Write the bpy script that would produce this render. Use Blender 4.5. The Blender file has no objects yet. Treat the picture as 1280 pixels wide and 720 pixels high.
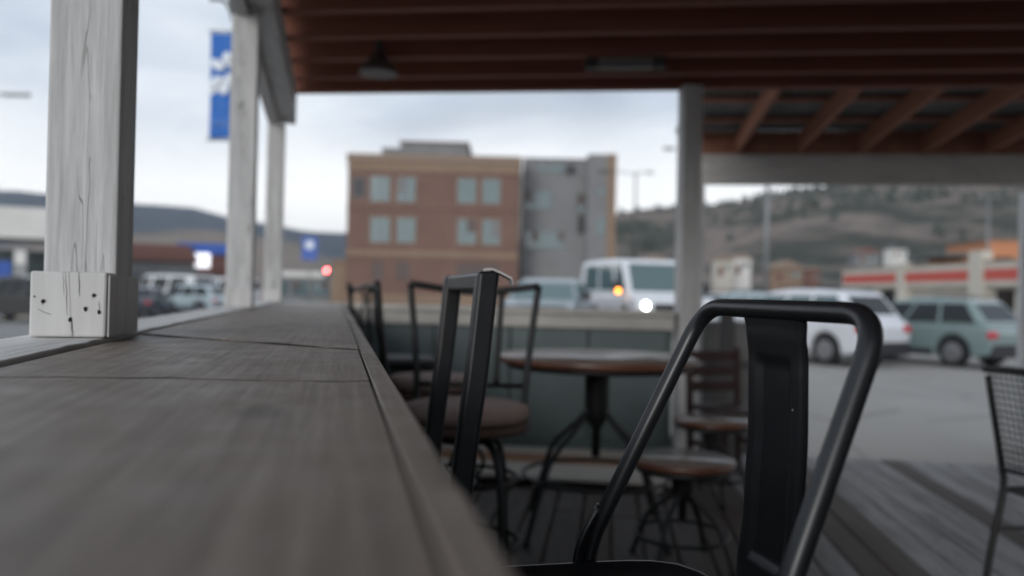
import bpy, bmesh, math, random
from mathutils import Vector, Matrix, noise as mnoise
R = math.radians
random.seed(7)
scene = bpy.context.scene
col = scene.collection

# ------------------------------------------------------------------ camera
F = 1000.0                      # focal length in photo pixels (1280 wide)
ROLL, PITCH = 0.022, 0.007
EYE = 1.155                     # lens height above the deck
cam_d = bpy.data.cameras.new('camera')
cam = bpy.data.objects.new('camera', cam_d); col.objects.link(cam)
cam_d.sensor_width = 36.0; cam_d.lens = 36.0*F/1280.0
cam_d.clip_start = 0.02; cam_d.clip_end = 30000
cam.matrix_world = Matrix.Translation((0, 0, EYE)) @ Matrix.Rotation(math.pi/2+PITCH, 4, 'X') @ Matrix.Rotation(ROLL, 4, 'Z')
cam_d.dof.use_dof = True; cam_d.dof.focus_distance = 1.14; cam_d.dof.aperture_fstop = 2.15
scene.camera = cam
scene.view_settings.view_transform = 'Standard'; scene.view_settings.look = 'None'
scene.view_settings.exposure = 0.48; scene.view_settings.gamma = 1.0
scene.cycles.use_denoising = True
scene.cycles.max_bounces = 8; scene.cycles.diffuse_bounces = 4
scene.cycles.sample_clamp_indirect = 6.0

# ------------------------------------------------------------------ world
SUN_EL, SUN_AZ = 14.0, -158.0      # azimuth clockwise from +Y (the view): low, behind the camera
world = bpy.data.worlds.new('World'); scene.world = world; world.use_nodes = True
nt = world.node_tree; nt.nodes.clear()
def N(t, kind, **kw):
    n = t.nodes.new(kind)
    for k, v in kw.items(): setattr(n, k, v)
    return n
out = N(nt, 'ShaderNodeOutputWorld'); bg = N(nt, 'ShaderNodeBackground')
sky = N(nt, 'ShaderNodeTexSky', sky_type='NISHITA', sun_disc=False)
sky.sun_elevation = R(SUN_EL); sky.sun_rotation = R(SUN_AZ); sky.altitude = 2200
sk = N(nt, 'ShaderNodeVectorMath', operation='SCALE'); sk.inputs['Scale'].default_value = 0.09
nt.links.new(sky.outputs[0], sk.inputs[0])
tc = N(nt, 'ShaderNodeTexCoord'); sep = N(nt, 'ShaderNodeSeparateXYZ')
nt.links.new(tc.outputs['Generated'], sep.inputs[0])
# clouds lie on a flat layer: divide the direction by its height
zz = N(nt, 'ShaderNodeMath', operation='MAXIMUM'); zz.inputs[1].default_value = 0.0
nt.links.new(sep.outputs[2], zz.inputs[0])
za = N(nt, 'ShaderNodeMath', operation='ADD'); za.inputs[1].default_value = 0.10
nt.links.new(zz.outputs[0], za.inputs[0])
dv = N(nt, 'ShaderNodeVectorMath', operation='DIVIDE'); cb = N(nt, 'ShaderNodeCombineXYZ')
for i in range(3): nt.links.new(za.outputs[0], cb.inputs[i])
nt.links.new(tc.outputs['Generated'], dv.inputs[0]); nt.links.new(cb.outputs[0], dv.inputs[1])
nz = N(nt, 'ShaderNodeTexNoise'); nz.inputs['Scale'].default_value = 0.9; nz.inputs['Detail'].default_value = 6; nz.inputs['Roughness'].default_value = 0.55; nz.inputs['Distortion'].default_value = 0.4
nt.links.new(dv.outputs[0], nz.inputs['Vector'])
cr = N(nt, 'ShaderNodeValToRGB')
e = cr.color_ramp.elements
e[0].position = 0.30; e[0].color = (0.335, 0.39, 0.465, 1); e[1].position = 0.66; e[1].color = (0.69, 0.735, 0.79, 1)
m_ = cr.color_ramp.elements.new(0.48); m_.color = (0.50, 0.56, 0.64, 1)
nt.links.new(nz.outputs[0], cr.inputs[0])
# the gap of bright, thin cloud that lies low all round the horizon
nz2 = N(nt, 'ShaderNodeTexNoise'); nz2.inputs['Scale'].default_value = 2.2; nz2.inputs['Detail'].default_value = 3
nt.links.new(tc.outputs['Generated'], nz2.inputs['Vector'])
h2 = N(nt, 'ShaderNodeMath', operation='MULTIPLY_ADD'); h2.inputs[1].default_value = 0.16; h2.inputs[2].default_value = -0.08
nt.links.new(nz2.outputs[0], h2.inputs[0])
h3 = N(nt, 'ShaderNodeMath', operation='ADD'); nt.links.new(sep.outputs[2], h3.inputs[0]); nt.links.new(h2.outputs[0], h3.inputs[1])
mr = N(nt, 'ShaderNodeMapRange', interpolation_type='SMOOTHSTEP'); mr.inputs[1].default_value = 0.08; mr.inputs[2].default_value = 0.24; mr.inputs[3].default_value = 1; mr.inputs[4].default_value = 0
nt.links.new(h3.outputs[0], mr.inputs[0])
mx = N(nt, 'ShaderNodeMixRGB'); mx.inputs[2].default_value = (1.06, 1.05, 1.03, 1)
nt.links.new(mr.outputs[0], mx.inputs[0]); nt.links.new(cr.outputs[0], mx.inputs[1])
mm = N(nt, 'ShaderNodeMixRGB'); mm.inputs[0].default_value = 0.93
nt.links.new(sk.outputs[0], mm.inputs[1]); nt.links.new(mx.outputs[0], mm.inputs[2])
nt.links.new(mm.outputs[0], bg.inputs[0]); bg.inputs[1].default_value = 1.0
nt.links.new(bg.outputs[0], out.inputs[0])

# ------------------------------------------------------------------ sun behind the cloud
sd = bpy.data.lights.new('sun', 'SUN'); sd.energy = 1.15; sd.angle = R(22); sd.color = (1, 0.975, 0.945)
sun = bpy.data.objects.new('sun', sd); col.objects.link(sun)
az, el = R(SUN_AZ), R(SUN_EL)
sdir = Vector((math.sin(az)*math.cos(el), math.cos(az)*math.cos(el), math.sin(el)))
sun.rotation_euler = sdir.to_track_quat('Z', 'Y').to_euler()

# ------------------------------------------------------------------ frames
A1 = math.atan2(220, F)          # the street-side bar runs 12.4 degrees left of the view
A2 = R(7.0)                      # the deck and both roofs run 7 degrees right of it
def CF(t, s, z=0.0):
    return Vector((t*math.cos(A1)-s*math.sin(A1), t*math.sin(A1)+s*math.cos(A1), z))
def PF(a, b, z=0.0):
    return Vector((a*math.cos(A2)+b*math.sin(A2), -a*math.sin(A2)+b*math.cos(A2), z))
def at(x, y, D):
    """point of the place that lies D metres ahead, in the direction of photo pixel x, y"""
    ix, iy = x-640, 360-y
    u = ix*math.cos(ROLL)-iy*math.sin(ROLL); v = ix*math.sin(ROLL)+iy*math.cos(ROLL)
    return Vector((u/F*D, D, EYE+(v+7)/F*D))
HAZE = 8.5e-5
LOT = -0.40                      # level of the asphalt below the deck

# ------------------------------------------------------------------ mesh helpers
def smooth_path(pts, n=8):
    pts = [Vector(p) for p in pts]; out = []
    P = [pts[0]*2-pts[1]]+pts+[pts[-1]*2-pts[-2]]
    for i in range(1, len(P)-2):
        p0, p1, p2, p3 = P[i-1:i+3]
        for k in range(n):
            t = k/n
            out.append(0.5*((2*p1)+(p2-p0)*t+(2*p0-5*p1+4*p2-p3)*t*t+(3*p1-p0-3*p2+p3)*t**3))
    out.append(pts[-1]); return out
def fillet(pts, r, n=6):
    pts = [Vector(p) for p in pts]; out = [pts[0]]
    for i in range(1, len(pts)-1):
        a, b, c = pts[i-1], pts[i], pts[i+1]
        u = (a-b).normalized(); w = (c-b).normalized()
        rr = min(r, (a-b).length*.49, (c-b).length*.49)
        p, q = b+u*rr, b+w*rr
        for k in range(n+1):
            t = k/n; out.append(p*(1-t)**2+b*2*t*(1-t)+q*t*t)
    out.append(pts[-1]); return out
def ring(c, r, n=32, nrm='Z'):
    c = Vector(c); o = []
    for k in range(n):
        a = 2*math.pi*k/n; x, y = r*math.cos(a), r*math.sin(a)
        o.append(c+(Vector((x, y, 0)) if nrm == 'Z' else Vector((x, 0, y)) if nrm == 'Y' else Vector((0, x, y))))
    return o
class MB:
    def __init__(s): s.v = []; s.f = []; s.sm = []
    def add(s, vs, fs, smooth=False):
        o = len(s.v); s.v += [Vector(p) for p in vs]
        s.f += [tuple(i+o for i in f) for f in fs]; s.sm += [smooth]*len(fs); return s
    def box(s, x0, x1, y0, y1, z0, z1, M=None):
        vs = [Vector(p) for p in ((x0,y0,z0),(x1,y0,z0),(x1,y1,z0),(x0,y1,z0),(x0,y0,z1),(x1,y0,z1),(x1,y1,z1),(x0,y1,z1))]
        if M is not None: vs = [M @ p for p in vs]
        return s.add(vs, [(0,3,2,1),(4,5,6,7),(0,1,5,4),(1,2,6,5),(2,3,7,6),(3,0,4,7)])
    def bar(s, p, q, w, h, up=(0,0,1)):
        """rectangular bar from p to q, w across and h along up"""
        p, q = Vector(p), Vector(q); d = (q-p).normalized(); u = Vector(up)
        sx = d.cross(u).normalized(); u = sx.cross(d).normalized()
        vs = [c+sx*a*w/2+u*b*h/2 for c in (p, q) for a, b in ((-1,-1),(1,-1),(1,1),(-1,1))]
        return s.add(vs, [(0,1,2,3),(7,6,5,4),(0,4,5,1),(1,5,6,2),(2,6,7,3),(3,7,4,0)])
    def prism(s, poly, z0, z1, axis='Z'):
        n = len(poly)
        def P(a, b, c): return (a,b,c) if axis == 'Z' else (a,c,b) if axis == 'Y' else (c,a,b)
        vs = [P(a,b,z0) for a,b in poly]+[P(a,b,z1) for a,b in poly]
        return s.add(vs, [tuple(range(n-1,-1,-1)), tuple(range(n,2*n))]+[(i,(i+1)%n,(i+1)%n+n,i+n) for i in range(n)])
    def tube(s, pts, r, n=10, closed=False, ry=None, cap=True):
        pts = [Vector(p) for p in pts]; m = len(pts)
        rad = r if isinstance(r, (list, tuple)) else [r]*m
        T = []
        for i in range(m):
            if closed: d = pts[(i+1)%m]-pts[i-1]
            else: d = pts[min(i+1,m-1)]-pts[max(i-1,0)]
            T.append(d.normalized())
        u = T[0].orthogonal().normalized()
        if abs(T[0].z) < .9:
            u = (Vector((0,0,1))-T[0]*T[0].z).normalized()
        vs = []
        for i in range(m):
            u = (u-T[i]*u.dot(T[i])).normalized(); w = T[i].cross(u)
            for k in range(n):
                a = 2*math.pi*k/n
                vs.append(pts[i]+u*math.cos(a)*rad[i]+w*math.sin(a)*(rad[i] if ry is None else ry))
        fs = []
        for i in range(m if closed else m-1):
            j = (i+1)%m
            for k in range(n): l = (k+1)%n; fs.append((i*n+k, i*n+l, j*n+l, j*n+k))
        s.add(vs, fs, True)
        if cap and not closed:
            o = len(s.v)-len(vs)
            s.f += [tuple(o+k for k in range(n-1,-1,-1)), tuple(o+(m-1)*n+k for k in range(n))]; s.sm += [False, False]
        return s
    def lathe(s, prof, n=32, c=(0,0,0)):
        c = Vector(c); m = len(prof); vs = []
        for r, z in prof:
            for k in range(n):
                a = 2*math.pi*k/n; vs.append(c+Vector((r*math.cos(a), r*math.sin(a), z)))
        fs = [(i*n+k, i*n+(k+1)%n, (i+1)*n+(k+1)%n, (i+1)*n+k) for i in range(m-1) for k in range(n)]
        s.add(vs, fs, True); o = len(s.v)-len(vs)
        s.f += [tuple(o+k for k in range(n-1,-1,-1)), tuple(o+(m-1)*n+k for k in range(n))]; s.sm += [False, False]
        return s
    def build(s, name, mat, parent=None, bevel=0, seg=2, recalc=True):
        me = bpy.data.meshes.new(name); me.from_pydata(s.v, [], s.f)
        me.polygons.foreach_set('use_smooth', s.sm)
        if recalc:
            bm = bmesh.new(); bm.from_mesh(me); bmesh.ops.recalc_face_normals(bm, faces=bm.faces); bm.to_mesh(me); bm.free()
        me.materials.append(M[mat] if isinstance(mat, str) else mat)
        o = bpy.data.objects.new(name, me); col.objects.link(o)
        if parent is not None: o.parent = parent
        if bevel:
            b = o.modifiers.new('bevel', 'BEVEL'); b.width = bevel; b.segments = seg; b.limit_method = 'ANGLE'; b.angle_limit = R(35)
        return o
def tag(o, label=None, cat=None, group=None, kind=None):
    if label: o['label'] = label
    if cat: o['category'] = cat
    if group: o['group'] = group
    if kind: o['kind'] = kind
    return o
def thing(name, label, cat, loc=(0,0,0), rz=0.0, group=None):
    o = bpy.data.objects.new(name, None); col.objects.link(o); o.empty_display_size = .1
    o.location = loc; o.rotation_euler = (0,0,rz)
    return tag(o, label, cat, group)
def copy_tree(o, parent=None):
    kids = list(o.children); c = o.copy(); col.objects.link(c); c.parent = parent
    for k in kids: copy_tree(k, c)
    return c
def instance(src, name, parent, M4):
    o = bpy.data.objects.new(name, src.data); col.objects.link(o); o.parent = parent; o.matrix_local = M4
    for m in src.modifiers:
        n = o.modifiers.new(m.name, m.type)
        if m.type == 'BEVEL': n.width = m.width; n.segments = m.segments; n.limit_method = m.limit_method; n.angle_limit = m.angle_limit
    return o

# ------------------------------------------------------------------ materials
M = {}
def base_mat(name, rough=.6, metal=0.0, spec=.5):
    m = bpy.data.materials.new(name); m.use_nodes = True
    t = m.node_tree; b = t.nodes['Principled BSDF']
    b.inputs['Roughness'].default_value = rough; b.inputs['Metallic'].default_value = metal
    b.inputs['Specular IOR Level'].default_value = spec
    M[name] = m; return m, t, b
def coords(t, scale, loc=None, rand=False):
    tc = N(t, 'ShaderNodeTexCoord'); mp = N(t, 'ShaderNodeMapping'); mp.inputs['Scale'].default_value = scale
    t.links.new(tc.outputs['Object'], mp.inputs[0])
    if rand:
        oi = N(t, 'ShaderNodeObjectInfo'); vm = N(t, 'ShaderNodeVectorMath', operation='SCALE'); vm.inputs[0].default_value = (37, 91, 53)
        t.links.new(oi.outputs['Random'], vm.inputs['Scale']); t.links.new(vm.outputs[0], mp.inputs['Location'])
    return mp.outputs[0]
def nnoise(t, vec, scale, detail=4, rough=.55, dist=0.0):
    n = N(t, 'ShaderNodeTexNoise'); n.inputs['Scale'].default_value = scale; n.inputs['Detail'].default_value = detail
    n.inputs['Roughness'].default_value = rough; n.inputs['Distortion'].default_value = dist
    t.links.new(vec, n.inputs['Vector']); return n.outputs[0]
def ramp(t, fac, stops):
    r = N(t, 'ShaderNodeValToRGB'); e = r.color_ramp.elements
    while len(e) < len(stops): e.new(.5)
    for k, (p, c) in enumerate(stops):
        e[k].position = p; e[k].color = (c if len(c) == 4 else (*c, 1)) if not isinstance(c, (int, float)) else (c, c, c, 1)
    t.links.new(fac, r.inputs[0]); return r.outputs[0]
def mixc(t, fac, a, b, mode='MIX'):
    n = N(t, 'ShaderNodeMixRGB', blend_type=mode)
    for i, v in ((0, fac), (1, a), (2, b)):
        if isinstance(v, (int, float)): n.inputs[i].default_value = v
        elif isinstance(v, tuple): n.inputs[i].default_value = (*v, 1) if len(v) == 3 else v
        else: t.links.new(v, n.inputs[i])
    return n.outputs[0]
def bump(t, b, h, strength=.3, dist=.002):
    n = N(t, 'ShaderNodeBump'); n.inputs['Strength'].default_value = strength; n.inputs['Distance'].default_value = dist
    t.links.new(h, n.inputs['Height']); t.links.new(n.outputs[0], b.inputs['Normal'])
def plain(name, c, rough=.6, metal=0.0, var=.15, scale=6.0, spec=.5, bmp=0.0):
    m, t, b = base_mat(name, rough, metal, spec)
    v = coords(t, (1,1,1), rand=True); n = nnoise(t, v, scale, 5)
    lo = tuple(x*(1-var) for x in c); hi = tuple(min(1, x*(1+var)) for x in c)
    t.links.new(ramp(t, n, [(.3, lo), (.7, hi)]), b.inputs['Base Color'])
    if bmp: bump(t, b, nnoise(t, v, scale*12, 3), bmp, .001)
    return m
def emit(name, c, s):
    m, t, b = base_mat(name, .3); b.inputs['Base Color'].default_value = (*c, 1)
    b.inputs['Emission Color'].default_value = (*c, 1); b.inputs['Emission Strength'].default_value = s; return m
def wood(name, c0, c1, axis, fine, rough=.7, bmp=.5, crack=None, dist=.0015, rand=True, spec=.4):
    m, t, b = base_mat(name, rough, 0, spec)
    k = [1.0, 1.0, 1.0]; k['xyz'.index(axis)] = 0.055
    v = coords(t, tuple(k), rand=rand)
    a = nnoise(t, v, fine, 6, .62, .35); big = nnoise(t, v, fine*.18, 3, .5, .8)
    mix = N(t, 'ShaderNodeMath', operation='MULTIPLY_ADD'); mix.inputs[1].default_value = .6
    t.links.new(a, mix.inputs[0])
    mb = N(t, 'ShaderNodeMath', operation='MULTIPLY'); mb.inputs[1].default_value = .4; t.links.new(big, mb.inputs[0]); t.links.new(mb.outputs[0], mix.inputs[2])
    c = ramp(t, mix.outputs[0], [(.33, c0), (.66, c1)])
    if crack:
        cn = nnoise(t, v, fine*.5, 2, .4, .5); msk = ramp(t, cn, [(.485, 0), (.5, 1), (.515, 0)])
        gate = ramp(t, nnoise(t, v, fine*.12, 2), [(.48, 0), (.62, 1)])
        mm = mixc(t, 1.0, msk, gate, 'MULTIPLY'); c = mixc(t, mm, c, crack)
        hh = N(t, 'ShaderNodeMath', operation='SUBTRACT'); t.links.new(mix.outputs[0], hh.inputs[0])
        bw = N(t, 'ShaderNodeRGBToBW'); t.links.new(mm, bw.inputs[0]); t.links.new(bw.outputs[0], hh.inputs[1]); h = hh.outputs[0]
    else: h = mix.outputs[0]
    t.links.new(c, b.inputs['Base Color']); bump(t, b, h, bmp, dist); return m

wood('white_paint', (.40,.395,.39), (.66,.655,.65), 'z', 120, .62, .9, crack=(.09,.085,.08), dist=.0024)
wood('white_paint_y', (.42,.415,.41), (.64,.63,.625), 'y', 80, .65, .8, crack=(.12,.10,.09), dist=.003)
wood('sill_paint', (.46,.44,.42), (.78,.76,.73), 'y', 55, .7, 1.0, crack=(.07,.06,.05), dist=.005)
wood('white_paint_x', (.40,.385,.365), (.60,.58,.555), 'x', 60, .65, .5, crack=(.14,.12,.10))
wood('block_paint', (.52,.51,.50), (.66,.65,.64), 'z', 40, .6, .5, crack=(.16,.15,.14), dist=.0015)
wood('joist_brown', (.165,.058,.035), (.27,.100,.062), 'x', 30, .75, .4)
wood('rafter_brown', (.24,.10,.06), (.38,.17,.11), 'y', 30, .75, .4)
wood('red_wood', (.016,.006,.005), (.036,.010,.009), 'z', 30, .45, .3)
wood('table_wood', (.15,.125,.11), (.23,.195,.175), 'x', 26, .22, .15, spec=.6)
wood('table_edge', (.075,.028,.015), (.14,.058,.032), 'z', 26, .35, .15, spec=.6)
wood('pale_board', (.40,.37,.33), (.66,.63,.58), 'x', 22, .7, .5)
wood('rust_board', (.26,.12,.06), (.50,.33,.23), 'x', 18, .7, .5)
def counter_mat():
    m, t, b = base_mat('counter_wood', .55, 0, .5)
    v = coords(t, (1, .10, 1), rand=True); v2 = coords(t, (1,1,1), rand=True); v3 = coords(t, (1,.03,1), rand=True)
    w = N(t, 'ShaderNodeTexWave', wave_type='BANDS', bands_direction='X'); w.inputs['Scale'].default_value = 9.5
    w.inputs['Distortion'].default_value = 14.0; w.inputs['Detail'].default_value = 3.0; w.inputs['Detail Scale'].default_value = .7; w.inputs['Detail Roughness'].default_value = .6
    t.links.new(v, w.inputs['Vector'])
    g = nnoise(t, v3, 150, 5, .72); big = nnoise(t, v2, 3.2, 5, .6, .5); mid = nnoise(t, v2, 14, 4, .6)
    c = ramp(t, big, [(.3, (.150,.116,.089)), (.7, (.208,.165,.130))])
    c = mixc(t, .08, c, ramp(t, w.outputs[1], [(.15, (.090,.078,.070)), (.75, (.19,.172,.16))]))
    c = mixc(t, .42, c, ramp(t, g, [(.38, (.078,.059,.045)), (.62, (.255,.210,.172))]))
    sc_ = nnoise(t, coords(t, (1,.5,1), rand=True), 55, 4, .7); c = mixc(t, ramp(t, sc_, [(.62, 0), (.72, .5)]), c, (.30,.28,.265))
    c = mixc(t, ramp(t, nnoise(t, v2, 42, 3, .6), [(.66, 0), (.74, .55)]), c, (.055,.047,.042))
    c = mixc(t, ramp(t, mid, [(.60, 0), (.78, .45)]), c, (.23,.215,.205))
    for kx, ky, kr in ((-.21, 1.18, .020), (-.06, .70, .024), (-.30, .62, .018), (-.12, 2.3, .02), (.0, 1.62, .014)):
        tk = N(t, 'ShaderNodeTexCoord'); mk = N(t, 'ShaderNodeMapping'); mk.inputs['Location'].default_value = (-kx, -ky*.45, 0); mk.inputs['Scale'].default_value = (1, .45, 0)
        t.links.new(tk.outputs['Object'], mk.inputs[0]); lk = N(t, 'ShaderNodeVectorMath', operation='LENGTH'); t.links.new(mk.outputs[0], lk.inputs[0])
        kk = N(t, 'ShaderNodeMath', operation='MULTIPLY_ADD'); kk.inputs[1].default_value = .014; t.links.new(nnoise(t, v2, 30, 3), kk.inputs[0]); t.links.new(lk.outputs['Value'], kk.inputs[2])
        c = mixc(t, ramp(t, kk.outputs[0], [(kr*.25, .75), (kr*.6, .35), (kr*.8, .6), (kr*1.3, 0)]), c, (.058,.047,.040))
    t.links.new(c, b.inputs['Base Color'])
    t.links.new(ramp(t, mid, [(.3, .44), (.7, .62)]), b.inputs['Roughness'])
    ad = N(t, 'ShaderNodeMath', operation='MULTIPLY_ADD'); ad.inputs[1].default_value = .55
    wl_ = N(t, 'ShaderNodeMath', operation='MULTIPLY'); wl_.inputs[1].default_value = .35; t.links.new(w.outputs[1], wl_.inputs[0])
    t.links.new(g, ad.inputs[0]); t.links.new(wl_.outputs[0], ad.inputs[2]); bump(t, b, ad.outputs[0], .5, .0018)
counter_mat()
def deck_mat():
    m, t, b = base_mat('deck_wood', .75, 0, .35)
    v = coords(t, (1,.06,1), rand=True); v2 = coords(t, (1,.14,1), rand=True)
    g = nnoise(t, v, 60, 5, .6, .3); p = nnoise(t, v2, 9, 6, .68, .2)
    oi = N(t, 'ShaderNodeObjectInfo')
    c = ramp(t, g, [(.3, (.050,.043,.038)), (.7, (.095,.084,.076))])
    br = ramp(t, oi.outputs['Random'], [(.60, 0), (.68, 1)])
    c = mixc(t, br, c, mixc(t, .55, c, (.085,.062,.045)))
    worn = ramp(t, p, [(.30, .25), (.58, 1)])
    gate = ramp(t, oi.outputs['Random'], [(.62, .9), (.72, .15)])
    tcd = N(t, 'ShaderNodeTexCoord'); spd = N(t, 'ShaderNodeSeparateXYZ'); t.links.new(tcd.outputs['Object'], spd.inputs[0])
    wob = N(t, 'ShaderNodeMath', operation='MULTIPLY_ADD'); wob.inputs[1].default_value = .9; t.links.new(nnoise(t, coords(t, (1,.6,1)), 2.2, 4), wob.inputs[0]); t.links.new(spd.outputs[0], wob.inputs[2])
    inner_dim = N(t, 'ShaderNodeMapRange'); inner_dim.inputs[1].default_value = 1.0; inner_dim.inputs[2].default_value = 1.9; inner_dim.inputs[3].default_value = .12; inner_dim.inputs[4].default_value = 1.0; t.links.new(wob.outputs[0], inner_dim.inputs[0])  # pale wear held back towards the bar, painting the inner deck as shaded
    gate = mixc(t, 1.0, gate, inner_dim.outputs[0], 'MULTIPLY')
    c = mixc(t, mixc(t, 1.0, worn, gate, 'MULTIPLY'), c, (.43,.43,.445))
    t.links.new(c, b.inputs['Base Color']); bump(t, b, g, .5, .003)
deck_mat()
plain('gap_dark', (.012,.011,.010), .9)
def black_metal():
    m, t, b = base_mat('black_metal', .42, 0, .5)
    v = coords(t, (1,1,1)); n = nnoise(t, v, 30, 5); f = nnoise(t, v, 900, 2)
    t.links.new(ramp(t, n, [(.3, (.0105,.0108,.0122)), (.7, (.0125,.0128,.0146))]), b.inputs['Base Color'])
    t.links.new(ramp(t, n, [(.3, .29), (.7, .34)]), b.inputs['Roughness']); bump(t, b, f, .12, .0004)
black_metal()
plain('black_iron', (.007,.007,.0075), .5, var=.3, scale=25)
plain('stool_tube', (.011,.011,.012), .38, var=.3, scale=25)
plain('steel', (.78,.75,.74), .3, .35)
plain('cushion', (.27,.19,.165), .8, var=.18, scale=14, bmp=.3)
plain('cushion_black', (.02,.02,.022), .7, var=.2)
plain('cushion_edge', (.10,.060,.045), .8, var=.2)
plain('wall_green', (.102,.134,.136), .6, var=.12, scale=3, bmp=.1)
plain('cap_grey', (.44,.425,.395), .6, var=.12, scale=5)
plain('mesh_black', (.018,.018,.019), .6)
plain('zinc', (.40,.42,.44), .45, .8, var=.25)
plain('sheet_metal', (.16,.16,.165), .7, .2, var=.3, scale=3)
plain('lamp_shade', (.10,.085,.08), .5)
plain('grey_cabinet', (.13,.13,.13), .55)
plain('snow', (.74,.76,.80), .8, var=.08, scale=12)
def asphalt(name, c0, c1):
    m, t, b = base_mat(name, .85, 0, .3); v = coords(t, (1,1,1))
    big = nnoise(t, v, .25, 5, .6); f = nnoise(t, v, 60, 3)
    c = mixc(t, .35, ramp(t, big, [(.3, c0), (.7, c1)]), ramp(t, f, [(.3, c0), (.7, c1)]))
    cr_ = N(t, 'ShaderNodeTexVoronoi', feature='DISTANCE_TO_EDGE'); cr_.inputs['Scale'].default_value = .22
    t.links.new(v, cr_.inputs['Vector'])
    c = mixc(t, ramp(t, cr_.outputs[0], [(.0, .6), (.008, 0)]), c, tuple(x*.45 for x in c0))
    t.links.new(c, b.inputs['Base Color']); bump(t, b, f, .4, .004)
asphalt('asphalt', (.28,.262,.240), (.35,.328,.302))
asphalt('road_asphalt', (.19,.186,.182), (.25,.246,.24))
asphalt('concrete', (.26,.25,.24), (.36,.35,.33))
plain('dirt', (.20,.175,.15), .95, var=.3, scale=.05)
plain('road_paint', (.65,.64,.60), .7, var=.15, scale=3)
plain('road_yellow', (.55,.38,.06), .7, var=.2, scale=3)
def hill_mat(name, forest, soil, rock, sc, thr):
    m, t, b = base_mat(name, .95, 0, .1); v = coords(t, (1,1,1))
    n = nnoise(t, v, sc, 8, .68, .4); n2 = nnoise(t, v, sc*6, 5, .6)
    s = ramp(t, n2, [(.3, soil), (.7, rock)])
    c = mixc(t, ramp(t, n, [(thr, 0), (thr+.14, 1)]), s, ramp(t, n2, [(.35, tuple(x*.6 for x in forest)), (.7, forest)]))
    t.links.new(c, b.inputs['Base Color'])
hill_mat('hill_right', (.070,.074,.062), (.23,.18,.152), (.145,.13,.12), .02, .42)
hill_mat('hill_left', (.07,.075,.058), (.24,.195,.16), (.19,.165,.145), .006, .50)
hill_mat('hill_far_hazed', (.022,.040,.066), (.045,.066,.095), (.04,.06,.09), .0015, .30)  # blue of distant haze mixed into the forest, soil and rock colours
plain('brush_brown', (.15,.115,.095), .9, var=.35, scale=.2)
plain('conifer', (.050,.062,.050), .9, var=.4, scale=.05)
def brick_mat(name, c1, c2, mortar):
    m, t, b = base_mat(name, .85, 0, .2); tc_ = N(t, 'ShaderNodeTexCoord')
    sp = N(t, 'ShaderNodeSeparateXYZ'); cbn = N(t, 'ShaderNodeCombineXYZ'); ad = N(t, 'ShaderNodeMath', operation='ADD')
    t.links.new(tc_.outputs['Object'], sp.inputs[0]); t.links.new(sp.outputs[0], ad.inputs[0]); t.links.new(sp.outputs[1], ad.inputs[1])
    t.links.new(ad.outputs[0], cbn.inputs[0]); t.links.new(sp.outputs[2], cbn.inputs[1])
    bt = N(t, 'ShaderNodeTexBrick'); bt.inputs['Scale'].default_value = 2.2
    bt.inputs['Color1'].default_value = (*c1,1); bt.inputs['Color2'].default_value = (*c2,1); bt.inputs['Mortar'].default_value = (*mortar,1)
    t.links.new(cbn.outputs[0], bt.inputs[0])
    n = nnoise(t, tc_.outputs['Object'], .35, 4)
    t.links.new(mixc(t, .4, bt.outputs[0], ramp(t, n, [(.3, tuple(x*.8 for x in c1)), (.7, c2)])), b.inputs['Base Color'])
brick_mat('brick', (.170,.094,.074), (.215,.128,.104), (.22,.19,.165))
brick_mat('brick_tan', (.235,.16,.112), (.285,.20,.145), (.29,.25,.21))
plain('stucco_grey', (.20,.203,.206), .85, var=.1, scale=.6)
plain('stucco_cream', (.52,.49,.43), .85, var=.08, scale=.8)
plain('stucco_white', (.66,.65,.62), .8, var=.06, scale=.8)
plain('trim_tan', (.25,.185,.14), .8, var=.1)
plain('shutter_brown', (.10,.075,.07), .6)
plain('trim_dark', (.05,.05,.055), .6)
plain('red_stripe', (.50,.095,.075), .6, var=.08)
plain('orange_paint', (.52,.22,.11), .7, var=.1)
plain('roof_red', (.17,.085,.07), .8)
plain('blue_sign', (.03,.10,.40), .5)
plain('banner_blue', (.010,.125,.46), .6, var=.1)
plain('banner_white', (.72,.76,.82), .6, var=.03)
plain('banner_pale', (.12,.24,.55), .6, var=.05)
plain('pole_grey', (.22,.23,.235), .5, .4)
plain('pole_dark', (.06,.065,.06), .5)
def glass(name, c, rough=.12, coat=.5):
    m, t, b = base_mat(name, rough, 0, 1.0); b.inputs['Base Color'].default_value = (*c,1); b.inputs['Coat Weight'].default_value = coat; b.inputs['Coat Roughness'].default_value = .05; b.inputs['Specular IOR Level'].default_value = .5+coat
glass('window_glass', (.09,.15,.16)); glass('car_glass', (.010,.013,.014), .08, 0.0); glass('car_glass_teal', (.05,.10,.10), .05)
def paint(name, c, rough=.3):
    m, t, b = base_mat(name, rough, 0, .5); b.inputs['Coat Weight'].default_value = .8; b.inputs['Coat Roughness'].default_value = .06
    v = coords(t, (1,1,1)); n = nnoise(t, v, 3, 4)
    t.links.new(ramp(t, n, [(.3, tuple(x*.9 for x in c)), (.7, c)]), b.inputs['Base Color'])
paint('paint_white', (.72,.73,.76)); paint('paint_green', (.20,.27,.265)); paint('paint_blue', (.16,.21,.235)); paint('paint_dark', (.035,.045,.065))
paint('paint_silver', (.42,.50,.53)); paint('paint_black', (.02,.02,.022)); paint('paint_red', (.22,.03,.03))
plain('cladding', (.028,.028,.032), .7); plain('tyre', (.018,.018,.019), .85); plain('rim', (.35,.35,.36), .35, .7)
plain('tail_red', (.55,.02,.035), .3); plain('lamp_clear', (.6,.6,.6), .15)
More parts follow.
